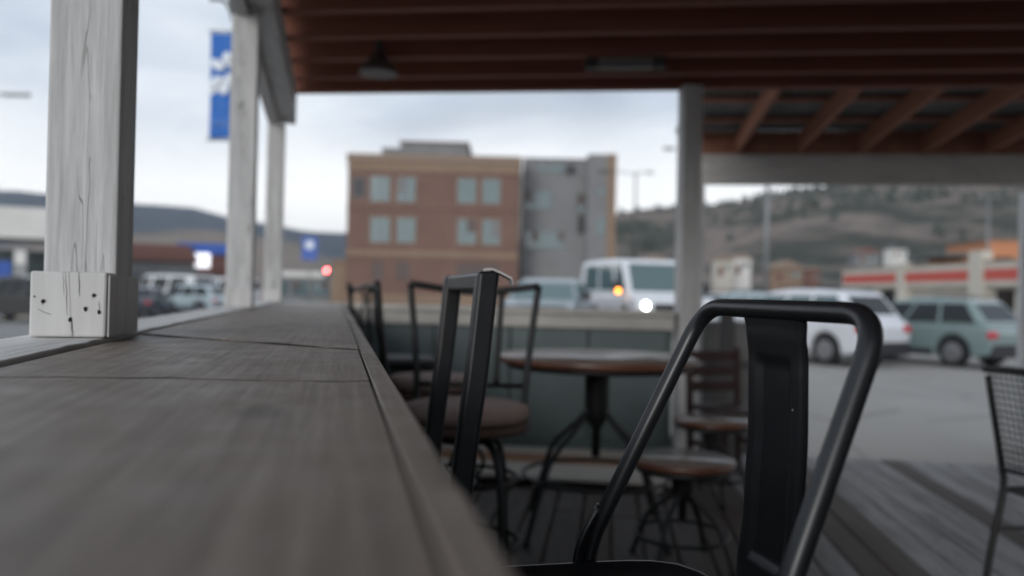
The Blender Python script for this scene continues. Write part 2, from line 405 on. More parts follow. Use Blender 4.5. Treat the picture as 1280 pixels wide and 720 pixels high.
emit('headlight_on', (1,.97,.92), 14); emit('amber_on', (1,.30,.04), 7.0); emit('brake_on', (1,.13,.05), 9.0)
emit('signal_red', (1,.07,.07), 42); emit('sign_lit', (.95,.95,1.0), 1.0); emit('lamp_far', (.85,1,.75), 16)

# =================================================================== THE SETTING
def sheet(name, poly, z, mat):
    o = MB().add([(*p, z) for p in poly], [tuple(range(len(poly)))]).build(name, mat, recalc=False)
    return tag(o, kind='structure')
sheet('ground', [(-9000,-3000),(9000,-3000),(9000,12000),(-9000,12000)], LOT-.012, 'dirt')
def cf2(t, s): v = CF(t, s); return (v.x, v.y)
sheet('parking_lot', [cf2(-.60,-12), cf2(34,-12), cf2(34,62), cf2(-.60,62)], LOT, 'asphalt')
sheet('road', [cf2(-24,-60), cf2(-4.4,-60), cf2(-4.4,260), cf2(-24,260)], LOT-.004, 'road_asphalt')
o = MB()
o.prism([cf2(-4.4,-40), cf2(-.70,-40), cf2(-.70,70), cf2(-4.4,70)], LOT-.03, LOT+.12)
tag(o.build('sidewalk', 'concrete'), kind='structure')
for k, t_ in enumerate((-14.05, -13.85)):
    sheet('lane_marking', [cf2(t_-.06,-60), cf2(t_+.06,-60), cf2(t_+.06,200), cf2(t_-.06,200)], LOT+.001, 'road_yellow')
sheet('edge_marking', [cf2(-5.1,-60), cf2(-4.98,-60), cf2(-4.98,200), cf2(-5.1,200)], LOT+.001, 'road_paint')
# bay lines of the lot, where the cars stand
hd = R(26)
for k in range(-1, 5):
    c = at(1062, 459, 18.5)+Vector((-3.0*k+1.2, .35*k, 0)); c.z = 0
    d = Vector((-math.sin(hd), math.cos(hd), 0)); n_ = Vector((math.cos(hd), math.sin(hd), 0))
    q = [c-n_*.05, c+n_*.05, c+n_*.05+d*5, c-n_*.05+d*5]
    sheet('bay_marking', [(p.x, p.y) for p in q], LOT+.004, 'road_paint')

# the side street beyond the half wall lies half a metre higher than the lot
RISE = .50
rx = [-9, -7, 5.2, 6.4]; ry_ = [8.6, 16.5, 42, 50]; rzs = [[0,0,0,0],[0,1,1,0],[0,1,1,0],[0,0,0,0]]
vs = [(x, y, LOT-.006+(RISE+.006)*rzs[j][i]) for j, y in enumerate(ry_) for i, x in enumerate(rx)]
o = MB().add(vs, [(j*4+i, j*4+i+1, j*4+i+5, j*4+i+4) for j in range(3) for i in range(3)], False).build('side_street', 'asphalt', recalc=False)
tag(o, kind='structure')
# hills
def hill(name, ratios, elev, D0, D1, mat, amp, nd=26, nr=90, depth=1.5):
    def el_(r):
        for k in range(len(ratios)-1):
            if r <= ratios[k+1]:
                f = (r-ratios[k])/(ratios[k+1]-ratios[k]); f = f*f*(3-2*f); return elev[k]*(1-f)+elev[k+1]*f
        return elev[-1]
    vs, fs = [], []
    for i in range(nr+1):
        r = ratios[0]+(ratios[-1]-ratios[0])*i/nr
        for j in range(nd+1):
            f = j/nd*depth; D = D0+(D1-D0)*f
            g = f*f*(3-2*f) if f < 1 else 1-(f-1)*.9
            e_ = el_(r)*D1*g
            nz_ = mnoise.fractal(Vector((r*D, D, 3.1))/(D1*.22), 1.0, 2.0, 5)*amp*D1*min(1, f*1.6)
            vs.append((r*D, D, LOT-.6+e_+nz_))
    for i in range(nr):
        for j in range(nd):
            a = i*(nd+1)+j; fs.append((a, a+nd+1, a+nd+2, a+1))
    o = MB().add(vs, fs, True).build(name, mat)
    return tag(o, kind='structure'), vs
far_hill, _ = hill('far_hills', (-2.0,-.9,-.62,-.50,-.42,-.33,-.25,-.18,0,.4,1.0,2.0), (.08,.10,.114,.092,.088,.078,.071,.070,.065,.08,.09,.08), 2200, 4200, 'hill_far_hazed', .022)
left_hill, _ = hill('left_hill', (-1.6,-.8,-.55,-.45,-.38,-.32,-.27,-.22,-.12,.05), (.03,.035,.050,.064,.067,.064,.058,.035,.02,.010), 420, 1300, 'hill_left', .010)
right_hill, hv = hill('right_hill', (-.02,.08,.14,.20,.26,.32,.38,.46,.64,.9,1.3,2.0), (.015,.07,.098,.103,.112,.126,.140,.156,.185,.21,.2,.17), 190, 760, 'hill_right', .012, nd=30, nr=110)
fb = MB(); rng = random.Random(3)
cand = [p for p in hv if p[1] > 280 and p[1] < 900]
for _ in range(8000):
    p = Vector(rng.choice(cand))+Vector((rng.uniform(-7,7), rng.uniform(-14,14), 0))
    keep = mnoise.noise(Vector((p.x, p.y, 0))*.011)+.35*mnoise.noise(Vector((p.x, p.y, 5))*.05)+(p.y-420)/900
    if keep < rng.uniform(-.1,.35): continue
    h = rng.uniform(3, 7); r_ = h*rng.uniform(.3,.48); n = 6
    z0 = p.z-1.5; a0 = rng.random()*6
    vs = [(p.x+r_*math.cos(a0+2*math.pi*k/n)*rng.uniform(.8,1.2), p.y+r_*math.sin(a0+2*math.pi*k/n), z0+h*.1) for k in range(n)]+[(p.x, p.y, z0+h)]
    fb.add(vs, [(k, (k+1)%n, n) for k in range(n)])
tag(fb.build('conifer_forest', 'conifer', recalc=False), 'dark conifer forest covering the hillside beyond the parking lot', 'forest', kind='stuff')

# =================================================================== THE DECK
deck = bpy.data.objects.new('deck', None); col.objects.link(deck); deck.rotation_euler = (0,0,-A2); tag(deck, kind='structure')
DB = 6.14
cA, cB = math.cos(A2+A1), math.sin(A2+A1)     # t = a*cA + b*cB in the bar's frame
fr = MB()
a = -1.62; k = 0
while a < 5.9:
    b0 = max(-2.6, (-.50-a*cA)/cB)
    if b0 < DB-.3:
        cuts = [b0]; x = b0+rng.uniform(1.2, 3.4)
        while x < DB-.8: cuts.append(x); x += rng.uniform(2.2, 3.6)
        cuts.append(DB+rng.uniform(-.012,.012))
        for u, v in zip(cuts, cuts[1:]):
            dz = rng.uniform(-.004,.003)
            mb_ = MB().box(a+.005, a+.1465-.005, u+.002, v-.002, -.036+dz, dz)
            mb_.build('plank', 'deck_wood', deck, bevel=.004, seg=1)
    a += .15
fr.box(-1.5, 5.85, 6.02, 6.10, LOT, -.04); fr.box(5.7, 5.85, -2.5, 6.0, LOT, -.04); fr.box(-.3, 5.65, 2.0, 2.06, LOT+.002, -.042); fr.box(.2, 5.65, -.6, -.54, LOT+.002, -.042)
fr.build('deck_frame', 'gap_dark', deck)

# =================================================================== THE BAR
CT = EYE-.104          # counter top level
bar = thing('bar_counter', 'long weathered grey-brown wooden bar counter edged with a white painted sill', 'bar counter', rz=A1)
TL, TR, TE = -.396, .0425, .067
S = [-1.6, .93, 1.40, 3.75, 6.18]
SL = [-1.6, .985, 1.80, 3.80, 6.18]       # the joints are cut askew: where they meet the sill
lift = [0, .0008, .0035, .001]
for i in range(4):
    g = .0022
    n = 48
    low = [(TL, SL[i]+g), (TR-.0022, S[i]+g)]; pts = []
    top = MB()
    poly = []
    for q in range(n+1):
        f = q/n; w = (mnoise.noise(Vector((f*5, i*9.1, 0)))*.022+mnoise.noise(Vector((f*19, 3, 0)))*.006 if i == 1 else 0)
        poly.append((TL+(TR-.0022-TL)*f, SL[i]+(S[i]-SL[i])*f+g+w))
    for q in range(n, -1, -1):
        f = q/n; w = (mnoise.noise(Vector((f*5, (i+1)*9.1, 0)))*.022+mnoise.noise(Vector((f*19, 3, 0)))*.006 if i == 0 else 0)
        poly.append((TL+(TR-.0022-TL)*f, SL[i+1]+(S[i+1]-SL[i+1])*f-g*.3+w))
    top.prism(poly, CT-.038, CT+lift[i]-(.0035 if i == 3 else 0))
    top.build('counter_board', 'counter_wood', bar, bevel=.0012, seg=1)
for i, h_ in ((1, .0011), (2, .0042)):
    for q in range(48):
        f0, f1 = q/48, (q+1)/48; P_ = []
        for f in (f0, f1):
            w = (mnoise.noise(Vector((f*5, i*9.1, 0)))*.022+mnoise.noise(Vector((f*19, 3, 0)))*.006 if i == 1 else 0)
            P_.append(Vector((TL+(TR-.0022-TL)*f, SL[i]+(S[i]-SL[i])*f+.0012+w, 0)))
        hh_ = [h_*(.3+1.2*abs(mnoise.noise(Vector((f*5, i*3.3, 1)))))*(1 if i == 2 else max(.05, min(1.0, .55+1.6*mnoise.noise(Vector((f*6, 8.8, 0)))))) for f in (f0, f1)]
        vs = [P_[0]+Vector((0,0,CT-.01)), P_[1]+Vector((0,0,CT-.01)), P_[1]+Vector((0,0,CT+hh_[1])), P_[0]+Vector((0,0,CT+hh_[0]))]
        vs += [v+Vector((0,.0016,0)) for v in vs]
        MB().add(vs, [(0,1,2,3),(7,6,5,4),(0,4,5,1),(1,5,6,2),(2,6,7,3),(3,7,4,0)]).build('joint_edge', 'gap_dark', bar)
ES = [-1.6, .42, 2.6, 6.18]
for i in range(3):
    MB().box(TR+.0008, TE, ES[i]+.001, ES[i+1]-.001, CT-.09, CT+(.001, -.0005, .0008)[i]).build('edge_board', 'counter_wood', bar, bevel=.0014, seg=1)
SS = [-1.6, .55, 3.1, 6.34]
for i in range(3):
    sb = MB(); nn = 40
    L_ = [(TL-.004-abs(mnoise.noise(Vector((s_*9, 2, 0))))*.016-abs(mnoise.noise(Vector((s_*31, 5, 0))))*.006, s_) for s_ in [SS[i]+.002+(SS[i+1]-SS[i]-.004)*q/nn for q in range(nn+1)]]
    poly = L_+[(-.556, SS[i+1]-.002), (-.556, SS[i]+.002)]
    sb.prism(poly, CT-.042, CT+.008).build('sill_board', 'sill_paint', bar, bevel=.003)
for i in range(15):
    s0 = -1.6+i*.5
    MB().box(-.50, -.47, s0+.003, s0+.497, -.03, CT-.046).build('siding_board', 'wall_green', bar, bevel=.004, seg=1)
for s_ in (-1.4, .1, 1.6, 3.1, 4.6, 5.7):
    MB().bar((-.468, s_, CT-.42), (-.06, s_, CT-.10), .038, .089).build('bracket', 'joist_brown', bar)
    MB().box(-.468, .02, s_-.019, s_+.019, CT-.10, CT-.04).build('bracket_arm', 'joist_brown', bar)

# posts on the sill
POST_T0, POST_T1 = -.524, -.400
ROOF_B = EYE+1.335
JB = EYE+1.54                 # underside of joists
def beam_z(s_): return ROOF_B-.05*(s_-4.08)   # underside of the street beam, which falls towards the far end
def street_post(s0, label, blocks):
    p = thing('porch_post', label, 'post', CF((POST_T0+POST_T1)/2, s0+.07, CT+.0085), A1)
    h = beam_z(s0)-CT-.0105
    MB().box(-.062, .062, -.062, .062, 0, h).build('shaft', 'white_paint', p, bevel=.005)
    if blocks:
        b1 = MB().box(-.063, .0615, -.122, -.0635, 0.001, .117).build('base_block', 'block_paint', p, bevel=.004)
        b2 = MB().box(-.060, .0625, .0635, .098, 0.001, .112).build('base_block', 'block_paint', p, bevel=.004)
        MB().box(.0628, .0665, -.118, .095, .001, .1125).build('base_block', 'block_paint', p, bevel=.002)
        # screw holes, each a dark dimple with a ragged lip, and splits in the wood
        for x, z, r_ in ((-.041,.064,.0034), (.041,.076,.0032), (.028,.052,.0032), (.050,.046,.0032), (.004,.032,.0032), (-.055,.072,.0013)):
            m = MB().lathe([(r_, 0), (r_*.9, .0012)], 12)
            m.v = [Vector((v.x*g_+x, -.1222-v.z, v.y*1.25*g_+z)) for v in m.v for g_ in (1+.55*mnoise.noise(Vector((v.x*500, v.y*500, x*99))),)]
            m.build('screw_hole', 'gap_dark', b1)
            if r_ in (.0034, .0032) and x < .05 and x != .004:
                l = MB().tube([q*(1+.35*mnoise.noise(Vector((q.x*300, q.z*300, z*99))))+Vector((x+.001, -.1222, z-.0008)) for q in ring((0,0,0), r_*1.5, 14, 'Y')][1:11], .0007, 5)
                l.build('lip', 'block_paint', b1)
        for x, z0, z1, w in ((-.006,.1165,.040,.0006), (.0155,.1165,.074,.0008), (.006,.034,.003,.0010), (.050,.066,.048,.0006), (-.010,.1165,.075,.0004)):
            pts = [(x+mnoise.noise(Vector((q*.9, x*90, 0)))*.0012+(z0-z)*.06, -.1221, z) for q, z in enumerate([z0+(z1-z0)*k/8 for k in range(9)])]
            MB().tube(pts, [w*(.35+.65*math.sin(math.pi*(k+.6)/9)) for k in range(9)], 5).build('split', 'gap_dark', b1)
        MB().tube([(-.048,-.1221,.050), (-.040,-.1221,  .045), (-.028,-.1221,.041)], .0004, 5).build('split', 'gap_dark', b1)
    else:
        MB().box(-.0635, .0635, -.086, -.0635, .001, .09).build('base_block', 'block_paint', p, bevel=.003)
    return p
street_post(1.605, 'weathered white post with a drilled base block beside the cross joint of the counter', True)
street_post(4.08, 'white porch post on the sill with the blue street banner behind it', False)
street_post(6.18, 'white porch post at the end of the counter where the grey-green half wall begins', False)

# =================================================================== MAIN ROOF
roof = thing('porch_roof', 'dark red-brown timber porch roof with bare joists over the bar deck', 'roof', rz=-A2)
NB = 6.10
# street beam lies in the bar's frame: give it its own rotation
def in_patio(p):              # world -> patio frame
    return Vector((p.x*math.cos(A2)-p.y*math.sin(A2), p.x*math.sin(A2)+p.y*math.cos(A2), p.z))
for t0, t1, dz in ((-.522, -.452, 0), (-.448, -.33, .05)):
    z0, z1 = beam_z(-.6)+dz, beam_z(6.4)+dz
    zt0 = max(JB-.002, z0+.06)
    vs = [(t0,-.6,z0),(t1,-.6,z0),(t1,6.4,z1),(t0,6.4,z1),(t0,-.6,zt0),(t1,-.6,zt0),(t1,6.4,JB-.002),(t0,6.4,JB-.002)]
    m = MB().add(vs, [(0,3,2,1),(4,5,6,7),(0,1,5,4),(1,2,6,5),(2,3,7,6),(3,0,4,7)]).build('street_beam', 'white_paint_y', roof, bevel=.004)
    m.matrix_local = Matrix.Rotation(A1+A2, 4, 'Z')
nj = 0
b = NB
MB().box((-.35-b*cB)/cA, 6.1, b-.09, b, JB+.008, JB+.22).build('end_beam', 'joist_brown', roof, bevel=.004)
b -= .47
jj = []
while b > -.5:
    a0 = (-.53-b*cB)/cA
    MB().box(a0, 6.1, b-.035, b+.035, JB+rng.uniform(0,.006), JB+.20).build('joist', 'joist_brown', roof, bevel=.003, seg=1)
    jj.append(b); b -= .45
poly = []
for bb in (-.62, 6.2): poly.append(((-.56-bb*cB)/cA, bb))
poly = [poly[0], (6.2, -.62), (6.2, 6.2), poly[1]]
MB().prism(poly, JB+.205, JB+.24).build('roof_deck', 'joist_brown', roof)
MB().prism([(p[0]*1.0, p[1]) for p in poly], JB+.243, JB+.26).build('roofing', 'trim_dark', roof)

# lamp and heater that hang between the joists
lp = at(473, 79, 5.22)
lamp = thing('pendant_lamp', 'grey bell-shaped pendant lamp hanging under the porch joists', 'lamp', (lp.x, lp.y, lp.z-.07))
MB().lathe([(.125,0),(.12,.02),(.075,.085),(.035,.135),(.03,.15)], 28).build('shade', 'lamp_shade', lamp)
MB().lathe([(.028,.151),(.028,.21),(.012,.22)], 14).build('socket', 'trim_dark', lamp)
MB().lathe([(.005,.221),(.005, JB+.205-lp.z+.07)], 8).build('cord', 'trim_dark', lamp)
hp = at(782, 76, 5.2)
heater = thing('patio_heater', 'flat grey heater panel with dark end boxes fixed under the porch joists', 'heater', (hp.x, hp.y, hp.z-.05), -A2)
MB().box(-.185, .185, -.05, .05, 0, .10).build('housing', 'lamp_shade', heater, bevel=.012)
for sx in (-1, 1):
    MB().box(sx*.225-.034, sx*.225+.034, -.045, .045, .0, .11).build('end_box', 'trim_dark', heater, bevel=.006)
    MB().bar((sx*.12,0,.101), (sx*.12,0,JB+.205-hp.z+.05), .02, .02, (0,1,0)).build('hanger', 'trim_dark', heater)
for zz_ in range(5): MB().box(-.17, .17, -.053, -.0505, .015+zz_*.017, .021+zz_*.017).build('grille_bar', 'zinc', heater)

# unseen restaurant block, added at right to darken the posts' inner faces
rest = thing('shade_building', 'added unseen grey-green boarded restaurant wall with glazed door, shading the near right of the deck', 'building', PF(2.15, -.6, .004), -A2)
MB().box(0, 4.0, -5.0, 2.6, 0, JB-.01).build('wall', 'wall_green', rest); MB().box(0, 4.0, -5.0, -.1, JB-.008, JB+2.2).build('upper_wall', 'wall_green', rest)
for z in range(13): MB().box(-.014, -.001, -5.0, 2.6, .02+z*.2, .205+z*.2).build('siding_board', 'wall_green', rest, bevel=.004, seg=1)
dr = MB().box(-.05, -.016, .9, 1.85, .02, 2.08).build('door', 'trim_dark', rest); MB().box(-.056, -.051, 1.0, 1.75, .35, 1.95).build('pane', 'car_glass', dr)
MB().tube([(-.09, 1.02, .95), (-.09, 1.02, 1.25)], .012, 8).build('handle', 'steel', dr)
wn = MB().box(-.05, -.016, -2.3, -.9, .9, 2.1).build('window', 'white_paint', rest); MB().box(-.056, -.051, -2.22, -.98, .98, 2.02).build('pane', 'car_glass', wn)

# =================================================================== LEAN-TO
lean = thing('lean_to_roof', 'lean-to roof of brown rafters and corrugated metal on a white header beam', 'roof', rz=-A2)
HB = 8.62; HZ0, HZ1 = EYE+1.20, EYE+1.515
a_post = in_patio(at(862, 380, 5.82)).x
la0 = in_patio(at(860, 200, HB)).x
MB().box(la0, la0+5.6, HB-.02, HB+.07, HZ0, HZ1).build('header_beam', 'white_paint_x', lean, bevel=.005)
slope = .06
def rz_(b): return HZ1+.002+(HB-b)*slope
ra = in_patio(at(917, 191, HB)).x
for k in range(-1, 9):
    x = ra+k*.615
    if x < la0: continue
    vs = []
    for b_ in (6.13, HB+.02):
        z = rz_(b_); vs += [(x-.02,b_,z),(x+.02,b_,z),(x+.02,b_,z+.185),(x-.02,b_,z+.185)]
    MB().add(vs, [(0,1,2,3),(7,6,5,4),(0,4,5,1),(1,5,6,2),(2,6,7,3),(3,7,4,0)]).build('rafter', 'rafter_brown', lean, bevel=.003, seg=1)
for b_ in (6.2, 6.75, 7.4, 8.05):
    z = rz_(b_)+.187
    MB().box(la0-.1, la0+5.6, b_-.045, b_+.045, z, z+.035).build('purlin', 'rafter_brown', lean)
MB().box(la0-.1, la0+5.6, HB-.02, HB+.018, HZ1+.19, HZ1+.2425).build('purlin', 'rafter_brown', lean)
pit = .076; per = 10
for k in range(7):                         # seven lapped sheets
    x0 = la0-.15+k*.83; nx = int(.86/pit*per); vs = []; fs = []
    for i in range(nx+1):
        x = x0+i*pit/per; w = .016*math.sin(2*math.pi*(x)/pit)+(.003 if k % 2 else 0)
        for b_ in (6.13, HB+.022): vs.append((x, b_, rz_(b_)+.187+.035+.0175+w))
    for i in range(nx): fs.append((2*i, 2*i+2, 2*i+3, 2*i+1))
    so = MB().add(vs, fs, True).build('roof_sheet', 'sheet_metal', lean, recalc=False)
    sm = so.modifiers.new('thick', 'SOLIDIFY'); sm.thickness = .0012
# blocking between the rafters, on the header
for k in range(-1, 9):
    x0 = max(ra+k*.615+.0205, la0); x1 = ra+(k+1)*.615-.0205
    if x1 > x0+.05: MB().box(x0, x1, HB-.015, HB+.025, HZ1+.002, HZ1+.188).build('blocking', 'rafter_brown', lean)

def ground_post(p, z0, z1, w, label, mat='white_paint', rot=-A2):
    o = thing('porch_post', label, 'post', (p.x, p.y, z0), rot)
    MB().box(-w/2, w/2, -w/2, w/2, 0, z1-z0).build('shaft', mat, o, bevel=.005)
    MB().box(-w/2-.012, w/2+.012, -w/2-.012, w/2+.012, 0.002, .14).build('base_block', 'block_paint', o, bevel=.004)
    return o
pr = at(858, 380, 5.86)
ground_post(pr, .003, JB+.005, .14, 'white corner post standing where the grey-green half wall ends', rot=R(8))
q_ = PF(la0+.10, HB+.025); ground_post(Vector((q_.x, q_.y, 0)), LOT+.003, HZ0-.003, .13, 'white post under the header at the open left end of the lean-to')
q_ = at(1283, 400, 8.55); ground_post(q_, LOT+.003, HZ0-.003, .13, 'white post under the lean-to header beside the green car')

# =================================================================== HALF WALL
wl, wr = at(352, 400, 6.16), at(842, 400, 5.86)
wl.z = wr.z = 0
wd = (wr-wl); WL = wd.length; wa = math.atan2(wd.y, wd.x)
hw = thing('half_wall', 'low grey-green panelled half wall with a pale grey cap behind the round table', 'wall', wl, wa)
n = 5; pw = (WL-.08)/n
for i in range(n):
    pn = MB().box(.04+i*pw+.006, .04+(i+1)*pw-.006, -.02, .02, .0855, CT-.14).build('panel', 'wall_green', hw, bevel=.004, seg=1)
for i in range(n+1):
    MB().box(.04+i*pw-.004-.03, .04+i*pw+.004+.03, .021, .06, .004, CT-.14).build('stud', 'wall_green', hw)
MB().box(0, WL, -.035, .035, .003, .084).build('base_rail', 'wall_green', hw, bevel=.004)
MB().box(-.02, WL+.0, -.065, -.03, CT-.138, CT-.040).build('fascia', 'cap_grey', hw, bevel=.004)
MB().box(-.02, WL+.0, -.10, .16, CT-.038, CT).build('cap', 'cap_grey', hw, bevel=.006)
MB().box(0, WL, -.028, .05, CT-.138, CT-.041).build('top_rail', 'wall_green', hw)

# pale boards lying along the foot of the wall
pb = thing('board_platform', 'low platform of worn white boards with a rusty streak along the half wall', 'platform', PF(in_patio(at(545, 560, 5.7)).x, 4.78, .003), -A2)
L_ = in_patio(at(835, 590, 5.2)).x-in_patio(at(545, 560, 5.7)).x
y = 0
for w, mt in ((.20,'pale_board'), (.19,'pale_board'), (.15,'rust_board'), (.14,'rust_board'), (.13,'pale_board'), (.12,'pale_board')):
    MB().box(rng.uniform(-.03,.03), L_+rng.uniform(-.05,.03), y+.002, y+w-.002, .04, .062+rng.uniform(-.002,.002)).build('board', mt, pb, bevel=.003, seg=1); y += w
for x in (.1, L_*.5, L_-.1): MB().box(x-.03, x+.03, .02, y-.02, 0, .039).build('batten', 'pale_board', pb)

# =================================================================== FURNITURE
# --- stamped metal stool with a hoop back, in front
def metal_stool(label, loc, rz):
    r = thing('metal_bar_stool', label, 'stool', loc, rz)
    sz = .760; hx, hy = .2, .222
    # local x points away from the bar (towards the back), y along the bar
    seat = MB(); n = 40; rows = [(1.0,-.022),(1.0,-.004),(.985,.0),(.955,.0),(.93,-.0045),(.6,-.008),(.25,-.010)]
    def rr(q, f, rc=.062):
        a = 2*math.pi*q/n+1e-4; cx, sx = math.cos(a), math.sin(a); e_ = 5.0
        k = (abs(cx)**e_+abs(sx)**e_)**(-1/e_); return (hx*f*cx*k, hy*f*sx*k)
    vs = [(*rr(q, f), sz+z) for f, z in rows for q in range(n)]
    fs = [(i*n+q, i*n+(q+1)%n, (i+1)*n+(q+1)%n, (i+1)*n+q) for i in range(len(rows)-1) for q in range(n)]
    fs.append(tuple((len(rows)-1)*n+q for q in range(n)))
    seat.add(vs, fs, True).build('seat', 'black_metal', r)
    zt = EYE-.016; xt = .212; yt = .199
    def side(s):
        return [(.045, s*.236, sz-.075), (.045, s*.236, sz-.01), (.055, s*.2345, sz+.035), (xt-.002, s*yt, zt)]
    hoop = fillet(side(-1)+list(reversed(side(1))), .055, 10)
    m = len(hoop); rad = [.0124]*m
    hb = MB().tube(hoop, rad, 16)
    hb.build('back_hoop', 'black_metal', r)
    for s in (-1, 1):          # flattened feet of the hoop
        pts = smooth_path([(.038, s*.2375, sz-.06), (.038, s*.2375, sz-.005), (.046, s*.2365, sz+.03), (.066, s*.2335, sz+.078)], 6)
        mm = len(pts)
        MB().tube(pts, [.006+.0205*math.cos(math.pi/2*min(1, max(0, (k-mm*.42)/(mm*.58))))**.8 for k in range(mm)], 14, ry=.0075).build('hoop_foot', 'black_metal', r)
    # splat: a pressed sheet, bulging a little, with a sunk field
    nu, nv = 26, 64; vs = []; fs = []
    prof = [(0.0,.196),(.10,.201),(.35,.210),(.62,.214),(.84,.213),(.95,.209),(1.0,.2065)]
    def px_(f):
        for (f0,x0),(f1,x1) in zip(prof, prof[1:]):
            if f <= f1: u = (f-f0)/(f1-f0); u = u*u*(3-2*u); return x0+(x1-x0)*u
        return prof[-1][1]
    z0, z1 = sz-.012, zt-.006
    def sstep(x): x = max(0, min(1, x)); return x*x*(3-2*x)
    for side_ in (0, 1):
        for i in range(nu+1):
            u = -1+2*i/nu
            for j in range(nv+1):
                f = j/nv; z = z0+(z1-z0)*f
                hwid = .067+.006*max(0, (f-.9)/.1)**2
                d = min(sstep((.62-abs(u))/.09), sstep((f-.17)/.025), sstep((.86-f)/.025))
                d2 = sstep((abs(u)-.90)/.1)
                vs.append((px_(f)+.0075*d+.007*d2+(.0016 if side_ else 0), u*hwid+.012, z))
    st = (nu+1)*(nv+1)
    for side_ in (0, 1):
        for i in range(nu):
            for j in range(nv):
                a_ = side_*st+i*(nv+1)+j; q = (a_, a_+nv+1, a_+nv+2, a_+1); fs.append(q if side_ else q[::-1])
    for j in range(nv):
        a_, b_ = j, nu*(nv+1)+j; fs += [(a_, a_+1, a_+1+st, a_+st), (b_+1, b_, b_+st, b_+1+st)]
    for i in range(nu):
        a_, b_ = i*(nv+1), i*(nv+1)+nv; fs += [(a_+nv+1, a_, a_+st, a_+nv+1+st), (b_, b_+nv+1, b_+nv+1+st, b_+st)]
    MB().add(vs, fs, True).build('back_splat', 'black_metal', r, recalc=False)
    for x, y_, z in ((.2105,-.046,1.02),):
        ch = MB().lathe([(.0015,0),(.0013,.0006)], 8); ch.v = [Vector((x-.0035-v.z, y_+v.x, z+v.y)) for v in ch.v]; ch.build('chip', 'zinc', r)
    for sx in (-1, 1):
        for sy in (-1, 1):
            MB().tube([(sx*.165, sy*.185, sz-.02), (sx*.205, sy*.235, .002)], [.021,.014], 10, ry=.013).build('leg', 'black_metal', r)
    for sy in (-1, 1): MB().tube([(-.19, sy*.214, .30), (.19, sy*.214, .30)], .009, 8).build('footrest', 'black_metal', r)
    for sx in (-1, 1): MB().tube([(sx*.187, -.214, .32), (sx*.187, .214, .32)], .009, 8).build('footrest', 'black_metal', r)
    return r
metal_stool('matte black pressed-metal bar stool with a hoop back and a panelled splat', CF(.33, .909, .003), A1)

# --- square-tube stool pushed up to the bar
def tube_stool(label, loc, rz):
    r = thing('tube_bar_stool', label, 'stool', loc, rz)
    zt = EYE+.034; hw_ = .205
    for s in (-1, 1):
        pts = [(.142, s*hw_, .002), (.155, s*hw_, .45), (.160, s*hw_, .78), (.185, s*hw_, 1.02), (.20, s*hw_, zt)]
        up = MB(); pp = smooth_path(pts, 6)
        for p, q in zip(pp, pp[1:]): pass
        w, d = .019, .0185; vs = []
        for p in pp: vs += [(p.x-w, p.y-d, p.z), (p.x+w, p.y-d, p.z), (p.x+w, p.y+d, p.z), (p.x-w, p.y+d, p.z)]
        fs = [(4*i+k, 4*i+(k+1)%4, 4*i+4+(k+1)%4, 4*i+4+k) for i in range(len(pp)-1) for k in range(4)]+[(3,2,1,0), tuple(4*(len(pp)-1)+k for k in range(4))]
        up.add(vs, fs).build('upright', 'stool_tube', r, bevel=.007, seg=3)
        MB().tube([(-.155, s*.19, .69), (-.19, s*.20, .002)], .016, 10).build('leg', 'stool_tube', r)
    MB().box(.183, .217, -.187, .187, zt-.034, zt-.001).build('top_rail', 'stool_tube', r, bevel=.006)
    MB().box(.152, .184, -.187, .187, .748, .775).build('lower_rail', 'stool_tube', r, bevel=.005)
    cp = MB(); vs = []
    for y0 in (-hw_-.016, -hw_+.016):
        for x, z in ((.196,zt+.0015), (.206,zt+.0022), (.222,zt-.004), (.240,zt-.013), (.243,zt-.023)): vs += [(x,y0,z), (x,y0,z+.004)]
    fs = []
    for k in range(4):
        a_ = 2*k; fs += [(a_,a_+2,a_+12,a_+10), (a_+1,a_+11,a_+13,a_+3), (a_,a_+1,a_+3,a_+2), (a_+10,a_+12,a_+13,a_+11)]
    fs += [(0,10,11,1), (8,9,19,18)]
    cp.add(vs, fs).build('end_cap', 'steel', r)
    MB().box(-.20, .138, -.19, .19, .70, .745).build('seat', 'cushion_black', r, bevel=.018, seg=3)
    for s in (-1, 1): MB().tube([(-.172, s*.197, .25), (.13, s*.203, .25)], .011, 8).build('stretcher', 'stool_tube', r)
    MB().tube([(-.172, -.197, .28), (-.172, .197, .28)], .011, 8).build('stretcher', 'stool_tube', r)
    return r
c_ = CF(.255-.20, 1.565, .003)
tube_stool('black square-tube bar stool with a steel end cap, tucked under the counter', c_, A1)

